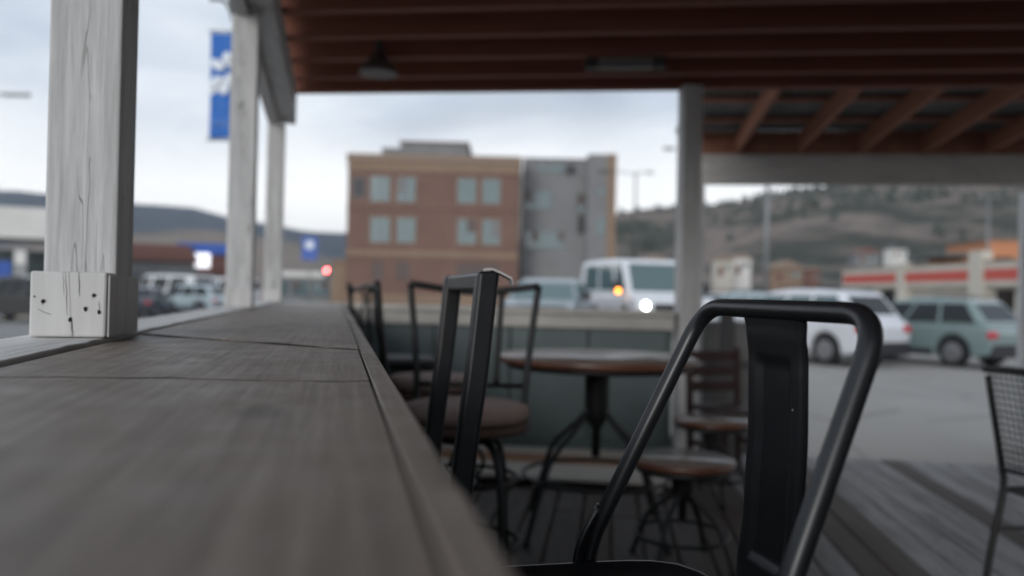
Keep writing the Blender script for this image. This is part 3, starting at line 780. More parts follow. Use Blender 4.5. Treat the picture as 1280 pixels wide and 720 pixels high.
# --- iron swivel stool with a round cushion
def swivel_stool(label, loc, rz, cushion, iron=False, group=None):
    r = thing('swivel_bar_stool', label, 'stool', loc, rz, group)
    sz = .765                       # local -y is the front, the back stands at +y
    MB().lathe([(.205,sz-.062),(.226,sz-.05),(.232,sz-.030),(.226,sz-.014),(.19,sz-.003),(.10,sz),(.02,sz)], 40).build('seat_cushion', cushion, r)
    MB().lathe([(.20,sz-.095),(.226,sz-.092),(.226,sz-.064),(.20,sz-.0635)], 36).build('seat_rim', 'cushion_edge' if cushion == 'cushion' else 'black_iron', r)
    MB().lathe([(.11,sz-.135),(.12,sz-.097)], 20).build('swivel_plate', 'black_iron', r)
    zt = EYE+.028
    for s in (-1, 1):
        pts = smooth_path([(s*.195,.10,sz-.12), (s*.205,.20,sz-.05), (s*.210,.225,sz+.06), (s*.228,.25,sz+.24), (s*.250,.268,zt)], 6)
        MB().tube(pts, .0135, 10).build('upright', 'black_iron', r)
    rail = smooth_path([(-.250,.268,zt), (-.12,.285,zt-.018), (0,.290,zt-.028), (.12,.285,zt-.018), (.250,.268,zt)], 6)
    MB().tube(rail, .014, 10).build('top_rail', 'black_iron', r)
    MB().tube([(-.209,.222,sz+.035), (.209,.222,sz+.035)], .009, 8).build('lower_rail', 'black_iron', r)
    if iron:
        for s in (-1, 1):
            pts = smooth_path([(s*.17,.225,sz+.04), (s*.02,.245,sz+.14), (s*.03,.26,sz+.22), (s*.12,.27,sz+.27), (s*.17,.27,sz+.33), (s*.10,.278,zt-.02)], 6)
            MB().tube(pts, .008, 8).build('scroll', 'black_iron', r)
            MB().tube([Vector((s*.075,.245,sz+.09))+v for v in ring((0,0,0), .045, 20, 'Y')], .006, 6, True).build('scroll', 'black_iron', r)
    else:
        for s in (-1, 1):
            MB().tube(smooth_path([(s*.095,.224,sz+.035), (s*.10,.25,sz+.2), (s*.108,.285,zt-.017)], 6), .0115, 10).build('back_slat', 'black_iron', r)
    for k in range(4):
        a = math.pi/4+k*math.pi/2; c, s = math.cos(a), math.sin(a)
        pts = smooth_path([(c*.09,s*.09,sz-.115), (c*.16,s*.16,sz-.16), (c*.195,s*.195,sz-.30), (c*.205,s*.205,.28), (c*.25,s*.25,.004)], 7)
        MB().tube(pts, .0125, 10).build('leg', 'black_iron', r)
        q = a+math.pi/4
        MB().tube([Vector((math.cos(q)*.13, math.sin(q)*.13, sz-.24))+Vector((-math.sin(q)*v.x, math.cos(q)*v.x, v.z)) for v in ring((0,0,0), .06, 22, 'Y')], .0065, 6, True).build('scroll', 'black_iron', r)
    MB().tube(ring((0,0,.27), .206, 40), .0095, 8, True).build('foot_ring', 'black_iron', r)
    MB().tube(ring((0,0,.50), .190, 40), .0075, 8, True).build('leg_ring', 'black_iron', r)
    return r
p = at(582, 500, 2.84)
swivel_stool('iron swivel bar stool with a mauve-brown round cushion and slatted flared back', (p.x, p.y, .003), R(-2), 'cushion')
p = at(541, 470, 3.72)
swivel_stool('iron swivel bar stool with scrollwork back turned towards the counter', (p.x, p.y, .003), R(101), 'cushion', True)
p = at(502, 450, 4.78)
swivel_stool('iron swivel bar stool with a black cushion near the end of the counter', (p.x, p.y, .003), R(88), 'cushion_black', True)

# --- pedestal table and low stools
def pedestal(r, H, top_r, th, leg_r, ring_r, ring_z, colw, mat_top, leg_t):
    tp = MB().lathe([(top_r-.014,H-th+.002),(top_r-.012,H-.004),(top_r-.012,H),(.02,H)], 64).build('top', mat_top, r)
    MB().lathe([(top_r-.0115,H-th),(top_r,H-th+.008),(top_r,H-.006),(top_r-.006,H-.0005),(top_r-.0115,H-.0005)], 64).build('edge_band', 'table_edge', tp)
    MB().lathe([(top_r*.93,H-th-.022),(top_r*.95,H-th-.001)], 48).build('top_plate', 'black_iron', r)
    MB().lathe([(colw*1.05,H-th-.023),(colw,H-th-.05),(colw*.95,H*.66),(colw*.6,H*.60),(colw*.36,H*.58),(colw*.34,H*.42)][::-1], 20).build('column', 'black_iron', r)
    for k in range(4):
        a = R(33)+k*math.pi/2; c, s = math.cos(a), math.sin(a)
        pts = smooth_path([(c*colw*.6,s*colw*.6,H*.70), (c*leg_r*.30,s*leg_r*.30,H*.60), (c*leg_r*.66,s*leg_r*.66,H*.44), (c*leg_r*.84,s*leg_r*.84,H*.24), (c*leg_r,s*leg_r,.012)], 8)
        l = MB().tube(pts, leg_t, 10).build('leg', 'black_iron', r)
        MB().lathe([(leg_t*1.5,.001),(leg_t*1.6,.014),(leg_t*1.2,.022)], 12, (c*leg_r,s*leg_r,0)).build('foot', 'black_iron', l)
    MB().tube(ring((0,0,ring_z), ring_r, 48), leg_t*.8, 8, True).build('foot_ring', 'black_iron', r)
p = at(747, 450, 3.95)
t = thing('round_table', 'round wooden pub table on a black pedestal with curved legs and foot ring', 'table', (p.x, p.y, .003), R(8))
pedestal(t, .856, .485, .036, .45, .355, .27, .062, 'table_wood', .0135)
p = at(854, 572, 3.47)
t = thing('round_stool', 'low round wooden-topped stool on black curved legs beside the pub table', 'stool', (p.x, p.y, .003), R(20), None)
pedestal(t, .458, .222, .032, .235, .20, .13, .05, 'table_wood', .011)
p = at(890, 521, 4.62)
t = thing('round_stool', 'low round wooden-topped stool close to the white corner post', 'stool', (p.x, p.y, .003), R(60), None)
pedestal(t, .458, .222, .032, .235, .20, .13, .05, 'table_wood', .011)

# --- black mesh-back chair at the right
mc = thing('mesh_chair', 'black metal patio chair with a mesh back near the open side of the deck', 'chair', (2.09, 2.84, .003), R(-82))
# local y forward (faces right in the picture), x to its right
bw_, sh = .235, .45
for s in (-1, 1):
    pts = smooth_path([(s*(bw_-.005), -.255, .002), (s*bw_, -.225, .20), (s*bw_, -.175, .44), (s*bw_, -.185, .56), (s*bw_, -.245, .88)], 7)
    MB().tube(pts, .0125, 10).build('back_leg', 'black_iron', mc)
    MB().tube(smooth_path([(s*bw_, .20, .002), (s*bw_, .22, .30), (s*bw_, .20, .43), (s*bw_, .10, .447), (s*bw_, -.175, .447)], 6), .0125, 10).build('front_leg', 'black_iron', mc)
    MB().tube([(s*bw_, -.221, .30), (s*bw_, .214, .30)], .008, 8).build('stretcher', 'black_iron', mc)
MB().tube(smooth_path([(-bw_-.012,-.250,.905), (-.1,-.268,.912), (.1,-.268,.912), (bw_+.012,-.250,.905)], 5), .0145, 10).build('top_rail', 'black_iron', mc)
MB().tube([(-bw_,-.188,.53), (bw_,-.188,.53)], .009, 8).build('lower_rail', 'black_iron', mc)
for k in range(17):
    x = -bw_+.026+k*.0265
    MB().tube([(x,-.189,.53), (x,-.262,.905)], .0028, 5).build('mesh_wire', 'mesh_black', mc)
for k in range(14):
    f = (k+1)/15
    MB().tube([(-bw_+.01,-.189-.073*f+.003,.53+.375*f), (bw_-.01,-.189-.073*f+.003,.53+.375*f)], .0028, 5).build('mesh_wire', 'mesh_black', mc)
MB().box(-bw_+.012, bw_-.012, -.165, .20, .440, .452).build('seat', 'mesh_black', mc, bevel=.004)

# --- dark red wooden chair and things by the corner post
p = at(915, 470, 5.22)
rc = thing('wooden_chair', 'dark red-brown wooden slat-back chair behind the low round stools', 'chair', (p.x, p.y, .003), R(20))
for sx in (-1, 1):
    MB().bar((sx*.19,.17,.0), (sx*.19,.22,.82), .035, .04, (0,1,0)).build('back_leg', 'red_wood', rc, bevel=.005)
    MB().bar((sx*.19,-.2,.0), (sx*.19,-.2,.42), .035, .035, (0,1,0)).build('front_leg', 'red_wood', rc, bevel=.005)
    MB().bar((sx*.19,-.18,.2), (sx*.19,.178,.2), .02, .03).build('stretcher', 'red_wood', rc)
MB().box(-.22,.22,-.23,.165,.421,.45).build('seat', 'red_wood', rc, bevel=.008)
for z in (.56,.66,.76): MB().bar((-.172,.205+.05*(z-.65),z),(.172,.205+.05*(z-.65),z),.018,.07).build('back_slat', 'red_wood', rc, bevel=.005)
p = at(905, 420, 6.75)
cb_ = thing('utility_cabinet', 'grey utility cabinet with a black meter box beyond the corner post', 'cabinet', (p.x, p.y, LOT+.003), -A2)
MB().box(-.20,.30,-.15,.15,.06,1.36).build('cabinet_body', 'grey_cabinet', cb_, bevel=.01)
MB().box(-.22,.32,-.17,.17,0,.058).build('plinth', 'concrete', cb_)
MB().box(-.185,.285,-.163,-.152,.10,1.0).build('door', 'grey_cabinet', cb_, bevel=.004)
MB().box(-.06,.045,-.24,-.152,1.05,1.44).build('meter_box', 'trim_dark', cb_, bevel=.006)
MB().box(-.15,.20,-.20,-.165,.98,1.045).build('shelf', 'trim_dark', cb_, bevel=.004)
for i, (x, y, D, s_) in enumerate(((872,541,7.0,.14), (905,545,7.1,.20), (940,540,7.3,.16))):
    p = at(x, y, D); m = MB(); n = 14; rows = 6
    vs = []
    for j in range(rows+1):
        ph = j/rows*math.pi/2
        for k in range(n):
            a = 2*math.pi*k/n; rr_ = s_*math.cos(ph)*(1+.25*mnoise.noise(Vector((math.cos(a)*1.5, math.sin(a)*1.5, i*5+j*.4))))
            vs.append((rr_*math.cos(a)*1.2, rr_*math.sin(a), s_*.62*math.sin(ph)*(1+.2*mnoise.noise(Vector((k, j, i))))))
    m.add(vs, [(j*n+k, j*n+(k+1)%n, (j+1)*n+(k+1)%n, (j+1)*n+k) for j in range(rows) for k in range(n)], True)
    so = m.build('snow_heap', 'snow'); so.location = (p.x, p.y, LOT+.002)
    tag(so, 'small heap of old snow on the asphalt past the corner post', 'snow', 'snow heaps past the corner post')

# =================================================================== VEHICLES
def wheel_tree(parent, x, y, r, side):
    w = MB().tube([(x,y-.11,r), (x,y-.085,r), (x,y+.085,r), (x,y+.11,r)], [r*.93,r,r,r*.93], 28).build('wheel', 'tyre', parent)
    MB().tube([(x,y+side*.111,r), (x,y+side*.118,r)], [r*.66,r*.62], 20).build('rim', 'rim', w)
    for k in range(5):
        a = 2*math.pi*k/5
        MB().bar((x+math.cos(a)*.04, y+side*.121, r+math.sin(a)*.04), (x+math.cos(a)*r*.6, y+side*.121, r+math.sin(a)*r*.6), .05, .02, (0,1,0)).build('spoke', 'rim', w)
    return w
def vehicle(name, label, cat, loc, rz, L, W, H, style, pmat, gmat='car_glass', group=None, lights=None):
    """local +x is the nose"""
    r = thing(name, label, cat, loc, rz, group)
    hl = L/2; wr_ = .36 if H > 1.55 else .32; xf, xr = hl-.92, -hl+.95
    belt = {'suv':.60,'sedan':.62,'van':.52,'pickup':.56}[style]*H
    cl = .26 if H > 1.55 else .19
    if style == 'van': nose = [(hl,.42),(hl,.86),(hl-.12,1.02),(hl-.72,belt+.02)]
    elif style == 'sedan': nose = [(hl,.36),(hl-.02,.62),(hl-.25,.74),(hl-1.25,belt)]
    else: nose = [(hl,.40),(hl,.78),(hl-.14,.95),(hl-1.15,belt)]
    tail = {'suv':[(-hl+.10,belt),(-hl,belt-.18),(-hl,.45),(-hl+.08,cl+.05)], 'sedan':[(-hl+.75,belt),(-hl+.12,belt-.02),(-hl,belt-.2),(-hl,.45),(-hl+.08,cl+.05)],
            'van':[(-hl+.03,belt),(-hl,.45),(-hl+.05,cl+.05)], 'pickup':[(-hl,belt),(-hl,.5),(-hl+.05,cl+.1)]}[style]
    poly = nose+tail
    def arch(x):
        ra_ = wr_+.075; return [(x-ra_*math.cos(math.pi*k/10), max(cl, wr_+ra_*math.sin(math.pi*k/10))) for k in range(11)]
    poly += [(xr-wr_-.075, cl)]+arch(xr)+[(xr+wr_+.075, cl), (xf-wr_-.075, cl)]+arch(xf)+[(xf+wr_+.075, cl), (hl-.10, cl+.02)]
    dd = []
    for q in poly:
        if not dd or (abs(q[0]-dd[-1][0])+abs(q[1]-dd[-1][1]) > 1e-4): dd.append(q)
    MB().prism(dd, -W/2, W/2, 'Y').build('body', pmat, r, bevel=.085, seg=4)
    MB().box(-hl+.12, hl-.14, -W/2+.12, W/2-.12, cl+.03, belt-.12).build('underbody', 'cladding', r)
    # greenhouse
    xb0 = {'suv':hl-1.12,'sedan':hl-1.28,'van':hl-.70,'pickup':hl-1.25}[style]; xb1 = {'suv':-hl+.11,'sedan':-hl+.70,'van':-hl+.04,'pickup':-.35}[style]
    xt0 = {'suv':hl-2.0,'sedan':hl-2.05,'van':hl-1.30,'pickup':hl-1.85}[style]; xt1 = {'suv':-hl+.66,'sedan':-hl+1.45,'van':-hl+.16,'pickup':-.22}[style]
    ins = .23 if style != 'van' else .12; wb, wt = W/2-.03, W/2-ins
    drop = .09 if style != 'van' else .05
    def wz(z): return wb+(wt-wb)*(z-belt+.02)/(H-belt+.02)
    st_ = [(xb0, belt-.02), (xt0, H-drop), (xt0*.72+xt1*.28, H-.012), (xt0*.35+xt1*.65, H-.006), (xt1, H-drop*.7), (xb1, belt-.02)]
    vs = [(x, -wz(z), z) for x, z in st_]+[(x, wz(z), z) for x, z in st_]
    MB().add(vs, [(0,1,2,3,4,5), (11,10,9,8,7,6)]+[(i, i+6, i+7, i+1) for i in range(5)]+[(5, 11, 6, 0)]).build('cabin', pmat, r, bevel=.11, seg=4)
    zf, zr_ = H-drop, H-drop*.7
    V = [Vector(v) for v in ((xb0,-wb,belt-.02),(xb0,wb,belt-.02),(xb1,wb,belt-.02),(xb1,-wb,belt-.02),(xt0,-wz(zf),zf),(xt0,wz(zf),zf),(xt1,wz(zr_),zr_),(xt1,-wz(zr_),zr_))]
    def pane(nm, A, B, C, D_, f0, f1, g0, g1, mt=gmat):
        """quad A-B (bottom) D-C (top): sub-rectangle, pushed out 6 mm"""
        nn = (B-A).cross(D_-A).normalized()
        cen = sum(V, Vector())/8
        if nn.dot(A-cen) < 0: nn = -nn
        def P(f, g): return (A*(1-f)+B*f)*(1-g)+(D_*(1-f)+C*f)*g+nn*.006
        vs_ = [P(f0,g0),P(f1,g0),P(f1,g1),P(f0,g1)]; vs_ += [v-nn*.02 for v in vs_]
        MB().add(vs_, [(0,1,2,3),(7,6,5,4),(0,4,5,1),(1,5,6,2),(2,6,7,3),(3,7,4,0)]).build(nm, mt, r)
    pane('windscreen', V[0], V[1], V[5], V[4], .07, .93, .12, .88)
    pane('rear_window', V[3], V[2], V[6], V[7], .10, .90, .22 if style != 'van' else .3, .85, 'car_glass')
    cuts = {'suv':((.04,.33),(.36,.63),(.66,.93)), 'sedan':((.06,.47),(.51,.92)), 'van':((.03,.19),(.24,.52),(.56,.86)), 'pickup':((.05,.5),(.54,.95))}[style]
    for A_, B_, C_, D_ in ((V[0],V[3],V[7],V[4]), (V[1],V[2],V[6],V[5])):
        for f0, f1 in cuts: pane('side_window', A_, B_, C_, D_, f0, f1, .14, .86)
    for sy in (-1, 1):
        for x in (xf, xr): wheel_tree(r, x, sy*(W/2-.13), wr_, sy)
        hz = {'van':.82,'sedan':.60}.get(style, .78)
        hm = 'headlight_on' if lights and ('head' in lights) and sy in lights['head'] else 'lamp_clear'
        MB().lathe([(.02,-.03),(.075,-.02),(.085,0),(.06,.012)], 16).build('headlight', hm, r).matrix_local = Matrix.Translation((hl+.004, sy*(W/2-.24), hz)) @ Matrix.Rotation(R(90), 4, 'Y')
        if lights and 'turn' in lights and sy in lights['turn']:
            MB().lathe([(.02,-.02),(.055,-.01),(.06,.008)], 14).build('turn_signal', 'amber_on', r).matrix_local = Matrix.Translation((hl+.006, sy*(W/2-.20), hz-.20)) @ Matrix.Rotation(R(90), 4, 'Y')
        th_ = .16 if style != 'sedan' else .11
        tz = belt-.12 if style != 'van' else 1.0
        tm = 'brake_on' if lights and 'brake' in lights and sy in lights['brake'] else 'tail_red'
        MB().box(-hl-.012, -hl+.10, sy*(W/2-.14)-.15, sy*(W/2-.14)+.15, tz-th_, tz).build('tail_light', tm, r, bevel=.02)
        mxx = xb0-.30; mz = belt+.10
        mi = MB().box(mxx-.07, mxx+.07, sy*(W/2+.02)+min(0,sy*.22), sy*(W/2+.02)+max(0,sy*.22), mz-.05, mz+(.13 if style != 'van' else .26)).build('mirror', 'cladding', r, bevel=.03)
        if lights and 'mirror' in lights and sy in lights['mirror']:
            MB().lathe([(.02,-.02),(.055,-.01),(.06,.008)], 14).build('mirror_signal', 'amber_on', mi).matrix_local = Matrix.Translation((mxx+.08, sy*(W/2+.14), mz)) @ Matrix.Rotation(R(90), 4, 'Y')
        MB().box(xr+wr_+.12, xf-wr_-.12, sy*(W/2)-.012, sy*(W/2)+.012, cl-.01, cl+.16).build('side_cladding', 'cladding', r, bevel=.01)
        for q_h in (.1, -.8): MB().box(q_h-.1, q_h+.1, sy*(W/2)-.01, sy*(W/2)+.02, belt-.16, belt-.125).build('door_handle', pmat, r)
    MB().box(-hl-.03, -hl+.22, -W/2+.04, W/2-.04, cl, cl+.34).build('rear_bumper', 'cladding', r, bevel=.05)
    MB().box(hl-.22, hl+.03, -W/2+.05, W/2-.05, cl, cl+.24).build('front_bumper', 'cladding' if style != 'van' else 'rim', r, bevel=.05)
    MB().box(hl-.06, hl+.012, -W/2+.45, W/2-.45, cl+.28, (hz if True else 0)+.06).build('grille', 'cladding', r, bevel=.01)
    if style == 'pickup': MB().box(-hl+.10, -.42, -W/2+.10, W/2-.10, belt+.002, belt+.012).build('bed_cover', 'cladding', r)
    if style == 'suv':
        for sy in (-1, 1): MB().tube([(xt0-.25, sy*(wt-.08), H+.03), (xt1+.15, sy*(wt-.08), H+.03)], .018, 8).build('roof_rail', 'cladding', r)
    return r
def heading(rz_deg): return R(90+rz_deg)           # nose direction, degrees left of straight ahead
def park(x, D, off_back, deg, L):
    p = at(x, 380, D); d = Vector((math.cos(heading(deg)), math.sin(heading(deg)), 0)); n_ = Vector((d.y, -d.x, 0))
    return p, d, n_
def parked_rear(px_, D, deg, L, W):
    """centre of a car whose near (left) rear corner is seen at pixel column px_"""
    p = at(px_, 380, D); d = Vector((math.cos(heading(deg)), math.sin(heading(deg)), 0)); rt = Vector((d.y, -d.x, 0))
    c = p+d*L/2+rt*W/2; return (c.x, c.y, LOT+.006), heading(deg)
l_, h_ = parked_rear(1240, 18.6, 30, 4.6, 1.86)
vehicle('parked_car', 'sage green sport utility car with red tail lights parked in the lot', 'car', l_, h_, 4.6, 1.86, 1.70, 'suv', 'paint_green', group='cars parked in the lot')
l_, h_ = parked_rear(1074, 18.4, 30, 4.85, 1.95)
vehicle('parked_car', 'white sport utility car with dark cladding parked beside the green one', 'car', l_, h_, 4.85, 1.95, 1.84, 'suv', 'paint_white', 'car_glass_teal', group='cars parked in the lot')
l_, h_ = parked_rear(975, 23.5, 30, 4.6, 1.85)
vehicle('parked_car', 'pale silver car parked beyond the white sport utility car', 'car', l_, h_, 4.6, 1.85, 1.78, 'suv', 'paint_silver', 'car_glass_teal', group='cars parked in the lot')
p = at(905, 380, 27.5)
vehicle('moving_car', 'dark blue car with a lit brake lamp beyond the white corner post', 'car', (p.x, p.y+2.2, LOT+.006), heading(14), 4.6, 1.84, 1.75, 'suv', 'paint_dark', lights={'brake':(1,)})
p = at(838, 380, 20.2)
vehicle('white_van', 'white van with headlight and amber signals lit, beyond the half wall', 'van', (p.x-.40, p.y+2.2, LOT+RISE+.006), R(-90+14), 4.7, 2.2, 2.08, 'van', 'paint_white', 'car_glass_teal', lights={'head':(-1,), 'turn':(-1,), 'mirror':(-1,)})
p = at(692, 380, 18.0)
vehicle('parked_car', 'blue-grey car facing the half wall beside the white van', 'car', (p.x, p.y+2.3, LOT+RISE+.006), R(-90-14), 4.6, 1.86, 1.46, 'sedan', 'paint_blue', 'car_glass_teal')
# along the street
p = at(42, 370, 33); vehicle('pickup_truck', 'dark pickup truck on the street in front of the white canopy', 'truck', (p.x, p.y, LOT+.006), R(172), 5.4, 1.95, 1.85, 'pickup', 'paint_black')
p = at(215, 350, 52); vehicle('white_truck', 'white van parked below the brown-roofed shops across the street', 'van', (p.x, p.y, LOT+.006), R(160), 5.4, 2.1, 2.3, 'van', 'paint_white')
p = at(236, 350, 44); vehicle('parked_car', 'grey-blue car parked in front of the white van across the street', 'car', (p.x, p.y, LOT+.006), R(165), 4.6, 1.85, 1.70, 'suv', 'paint_silver')
p = at(272, 350, 56); vehicle('white_truck', 'white van parked under the lit shop sign', 'van', (p.x, p.y, LOT+.006), R(168), 5.6, 2.1, 2.2, 'van', 'paint_white')
p = at(182, 350, 40); vehicle('moving_car', 'dark car with a lit brake lamp passing behind the drilled post', 'car', (p.x, p.y, LOT+.006), R(98), 4.5, 1.82, 1.5, 'sedan', 'paint_dark', lights={'brake':(1,)})
p = at(283, 355, 60); vehicle('moving_car', 'silver car with one headlight lit coming along the street', 'car', (p.x, p.y-3, LOT+.006), R(-78), 4.5, 1.82, 1.5, 'sedan', 'paint_silver', lights={'head':(1,)})

# =================================================================== BUILDINGS
def window(parent, x0, x1, z0, z1, yf, frame='trim_tan', gl='window_glass', mull=1, depth=.18):
    """recessed window on a wall whose face is at y = yf (facing -y)"""
    fw = .09
    f = MB(); f.box(x0,x1,yf-.03,yf+.02,z1-fw,z1).box(x0,x1,yf-.05,yf+.02,z0,z0+fw).box(x0,x0+fw,yf-.03,yf+.02,z0+fw,z1-fw).box(x1-fw,x1,yf-.03,yf+.02,z0+fw,z1-fw)
    o = f.build('window', frame, parent)
    n = mull+1; w = (x1-x0-2*fw)/n
    for k in range(n):
        MB().box(x0+fw+k*w+.02, x0+fw+(k+1)*w-.02, yf-.012, yf+.01, z0+fw, z1-fw).build('pane', gl, o)
        if gl == 'window_glass' and rng.random() < .4: MB().box(x0+fw+k*w+.03, x0+fw+(k+1)*w-.03, yf-.016, yf-.013, z0+fw+(z1-z0)*rng.uniform(.25,.6), z1-fw-.01).build('blind', rng.choice(('stucco_grey','shutter_brown')), o)
    return o
DBK = 80.0
def bx(x): return at(x, 360, DBK).x
def bz(y, x=540): return at(x, y, DBK).z-LOT
b0 = at(542, 380, DBK)
br = thing('brick_building', 'three-storey reddish-brown brick building with paired windows and rooftop box', 'building', (b0.x, DBK, LOT-.002), R(0))
X = lambda x, y=260: at(x, y, DBK).x-b0.x
xl, xr_ = X(434), X(651); top = bz(203)
MB().box(xl, xr_, 0, 16, 0, top).build('wall', 'brick', br)
MB().box(xl-.15, xr_+.02, -.18, 16.1, top, top+.75).build('cornice', 'trim_tan', br)
MB().box(xl-.05, xr_, -.10, -.002, top-1.0, top-.05).build('frieze', 'brick_tan', br)
MB().box(xl-.06, xr_, -.12, -.002, bz(322), bz(314)).build('band', 'brick_tan', br)
MB().box(xl-.04, xr_, -.08, -.002, bz(263), bz(259)).build('band', 'brick', br)
MB().box(xl-1.6, xl-.07, .5, 15, 0, bz(330)).build('side_porch', 'brick_tan', br)
MB().box(xl-1.7, xl-.07, .3, 15.1, bz(330)+.002, bz(326)).build('porch_roof_slab', 'trim_tan', br)
MB().box(xl-.05, xr_, -.12, -.002, 0, bz(368)).build('plinth', 'brick_tan', br)
for x0, x1 in ((462,488), (495,520), (571,596), (602,626)):
    window(br, X(x0,240), X(x1,240), bz(254), bz(221), 0, 'trim_tan'); window(br, X(x0,290), X(x1,290), bz(305), bz(272), 0, 'trim_tan')
window(br, X(440,235), X(457,235), bz(249), bz(223), 0, 'stucco_grey', 'trim_dark', 0)
for x0, x1 in ((464,480), (494,513), (570,626)):
    window(br, X(x0,335), X(x1,335), bz(352), bz(327), 0, 'brick', 'shutter_brown', 2 if x1-x0 > 40 else 0)
pent = MB().box(X(497,180), X(583,180), 2, 12, top+.76, bz(174)).build('rooftop_box', 'stucco_grey', br)
MB().box(X(495,180), X(585,180), 1.8, 12.2, bz(174)+.002, bz(172)).build('coping', 'trim_tan', pent)
MB().box(X(472,190), X(496,190), 2.4, 10, top+.76, bz(180)).build('rooftop_unit', 'stucco_grey', br)
MB().box(X(586,190), X(648,190), 2.4, 12, top+.76, bz(188)).build('rooftop_unit', 'stucco_grey', br)
for xx in (505, 540): MB().box(X(xx,175), X(xx+22,175), 4, 8, bz(172)+.003, bz(168)).build('rooftop_unit', 'zinc', br)
for z in (top*.33,): MB().tube([(X(650), -.25, 0), (X(650), -.25, top)], .07, 8).build('downpipe', 'pole_dark', br)
DG = 84.0
g0 = at(708, 380, DG); gb = thing('grey_office_building', 'grey rendered office block with teal windows and tan corner next to the brick building', 'building', (g0.x, DG, LOT-.002))
GX = lambda x, y=260: at(x, y, DG).x-g0.x
GZ = lambda y: at(708, y, DG).z-LOT
MB().box(GX(653), GX(733), 0, 15, 0, GZ(200)).build('wall', 'stucco_grey', gb)
MB().box(GX(733)+.005, GX(757), -1.2, 14, 0, GZ(194)).build('tower', 'stucco_grey', gb)
MB().box(GX(757)+.005, GX(768), -1.25, 13, 0, GZ(194)+.05).build('corner_tower', 'brick_tan', gb)
MB().box(GX(653), GX(733), -.1, 15.1, GZ(200)+.002, GZ(198)).build('coping', 'stucco_grey', gb)
MB().box(GX(653), GX(733), -.35, -.002, 0, GZ(322)).build('plinth', 'stucco_grey', gb)
window(gb, GX(656,250), GX(690,250), GZ(263), GZ(238), 0, 'stucco_grey', mull=4)
window(gb, GX(656,300), GX(706,300), GZ(312), GZ(289), 0, 'stucco_grey', mull=5)
window(gb, GX(672,210), GX(706,210), GZ(216), GZ(206), 0, 'stucco_grey', mull=3)
MB().box(GX(708,210), GX(717,210), -.6, -.002, GZ(216), GZ(206)).build('vent_box', 'trim_dark', gb)
window(gb, GX(721,250), GX(733,250)-.05, GZ(264), GZ(242), 0, 'trim_dark', mull=0)
window(gb, GX(722,280), GX(731,280), GZ(292), GZ(268), 0, 'trim_dark', 'car_glass', 0)
window(gb, GX(744,235), GX(755,235), GZ(245), GZ(232), -1.2, 'stucco_grey', mull=0)
window(gb, GX(744,285), GX(755,285), GZ(295), GZ(272), -1.2, 'stucco_grey', mull=0)

# shop on the right with a red-striped fascia: front runs obliquely, nearer on the right
s0 = at(1062, 372, 58); s1 = at(1280, 372, 40)
sd_ = Vector((s1.x-s0.x, s1.y-s0.y, 0)); SLn = sd_.length+9; sa = math.atan2(sd_.y, sd_.x)
shop = thing('striped_shop', 'low cream shop with a red-striped fascia beyond the parked cars', 'building', (s0.x, s0.y, LOT-.002), sa)
sh_ = 3.75
MB().box(0, SLn, 0, 12, 0, sh_-.002).build('wall', 'stucco_cream', shop)
MB().box(-.1, SLn+.1, -.5, -.003, sh_-1.25, sh_).build('fascia', 'stucco_cream', shop)
def along(x):                      # distance along the front of the point seen at pixel column x
    d = Vector(((x-640)/F, 1, 0)); den = d.x*sd_.y-d.y*sd_.x
    tt = (s0.x*sd_.y-s0.y*sd_.x)/den; p_ = d*tt; return (p_-Vector((s0.x, s0.y, 0))).length
u1, u2 = along(1136), along(1232)
for a_, c in ((.1, u1-.45), (u1+.45, u2-.45), (u2+.6, SLn-.1)): MB().box(a_, c, -.53, -.503, sh_-.95, sh_-.35).build('stripe', 'red_stripe', shop)
for u, w, h in ((u1,.42,4.0), (u2,.55,4.4)): MB().box(u-w, u+w, -.62, -.001-.002, 0, h).build('pillar', 'stucco_cream', shop)
MB().box(-.12, SLn+.12, -.55, 12.1, sh_+.002, sh_+.10).build('roof_edge', 'trim_tan', shop)
for a_, c in ((1.2,3.4), (4.6,u1-1.2), (u2+.9,u2+2.3), (u2+3.4, SLn-1)): window(shop, a_, c, .9, 2.35, -.004, 'trim_dark', 'car_glass', 1)
p = at(1243, 372, 78)
ob = thing('orange_building', 'orange painted building with a green eave behind the striped shop', 'building', (p.x, p.y, LOT-.002), R(-6))
ow = 5.2; oh = at(1243, 301, 78).z-LOT
MB().box(-.8, ow+2, 0, 9, 0, oh).build('wall', 'orange_paint', ob)
MB().box(-1.0, ow+2.2, -.2, 9.2, oh+.002, oh+.2).build('coping', 'trim_tan', ob)
MB().box(-2.6, -.805, .5, 9, 0, oh*.80).build('side_wing', 'orange_paint', ob)
MB().box(-5.0, -.81, -.6, 9.2, oh*.80+.002, oh*.80+.28).build('eave', 'wall_green', ob)
window(ob, .0, 1.6, oh*.5, oh*.8, 0, 'trim_dark', 'car_glass', 1); window(ob, 2.6, 4.6, oh*.5, oh*.8, 0, 'trim_dark', 'car_glass', 1)
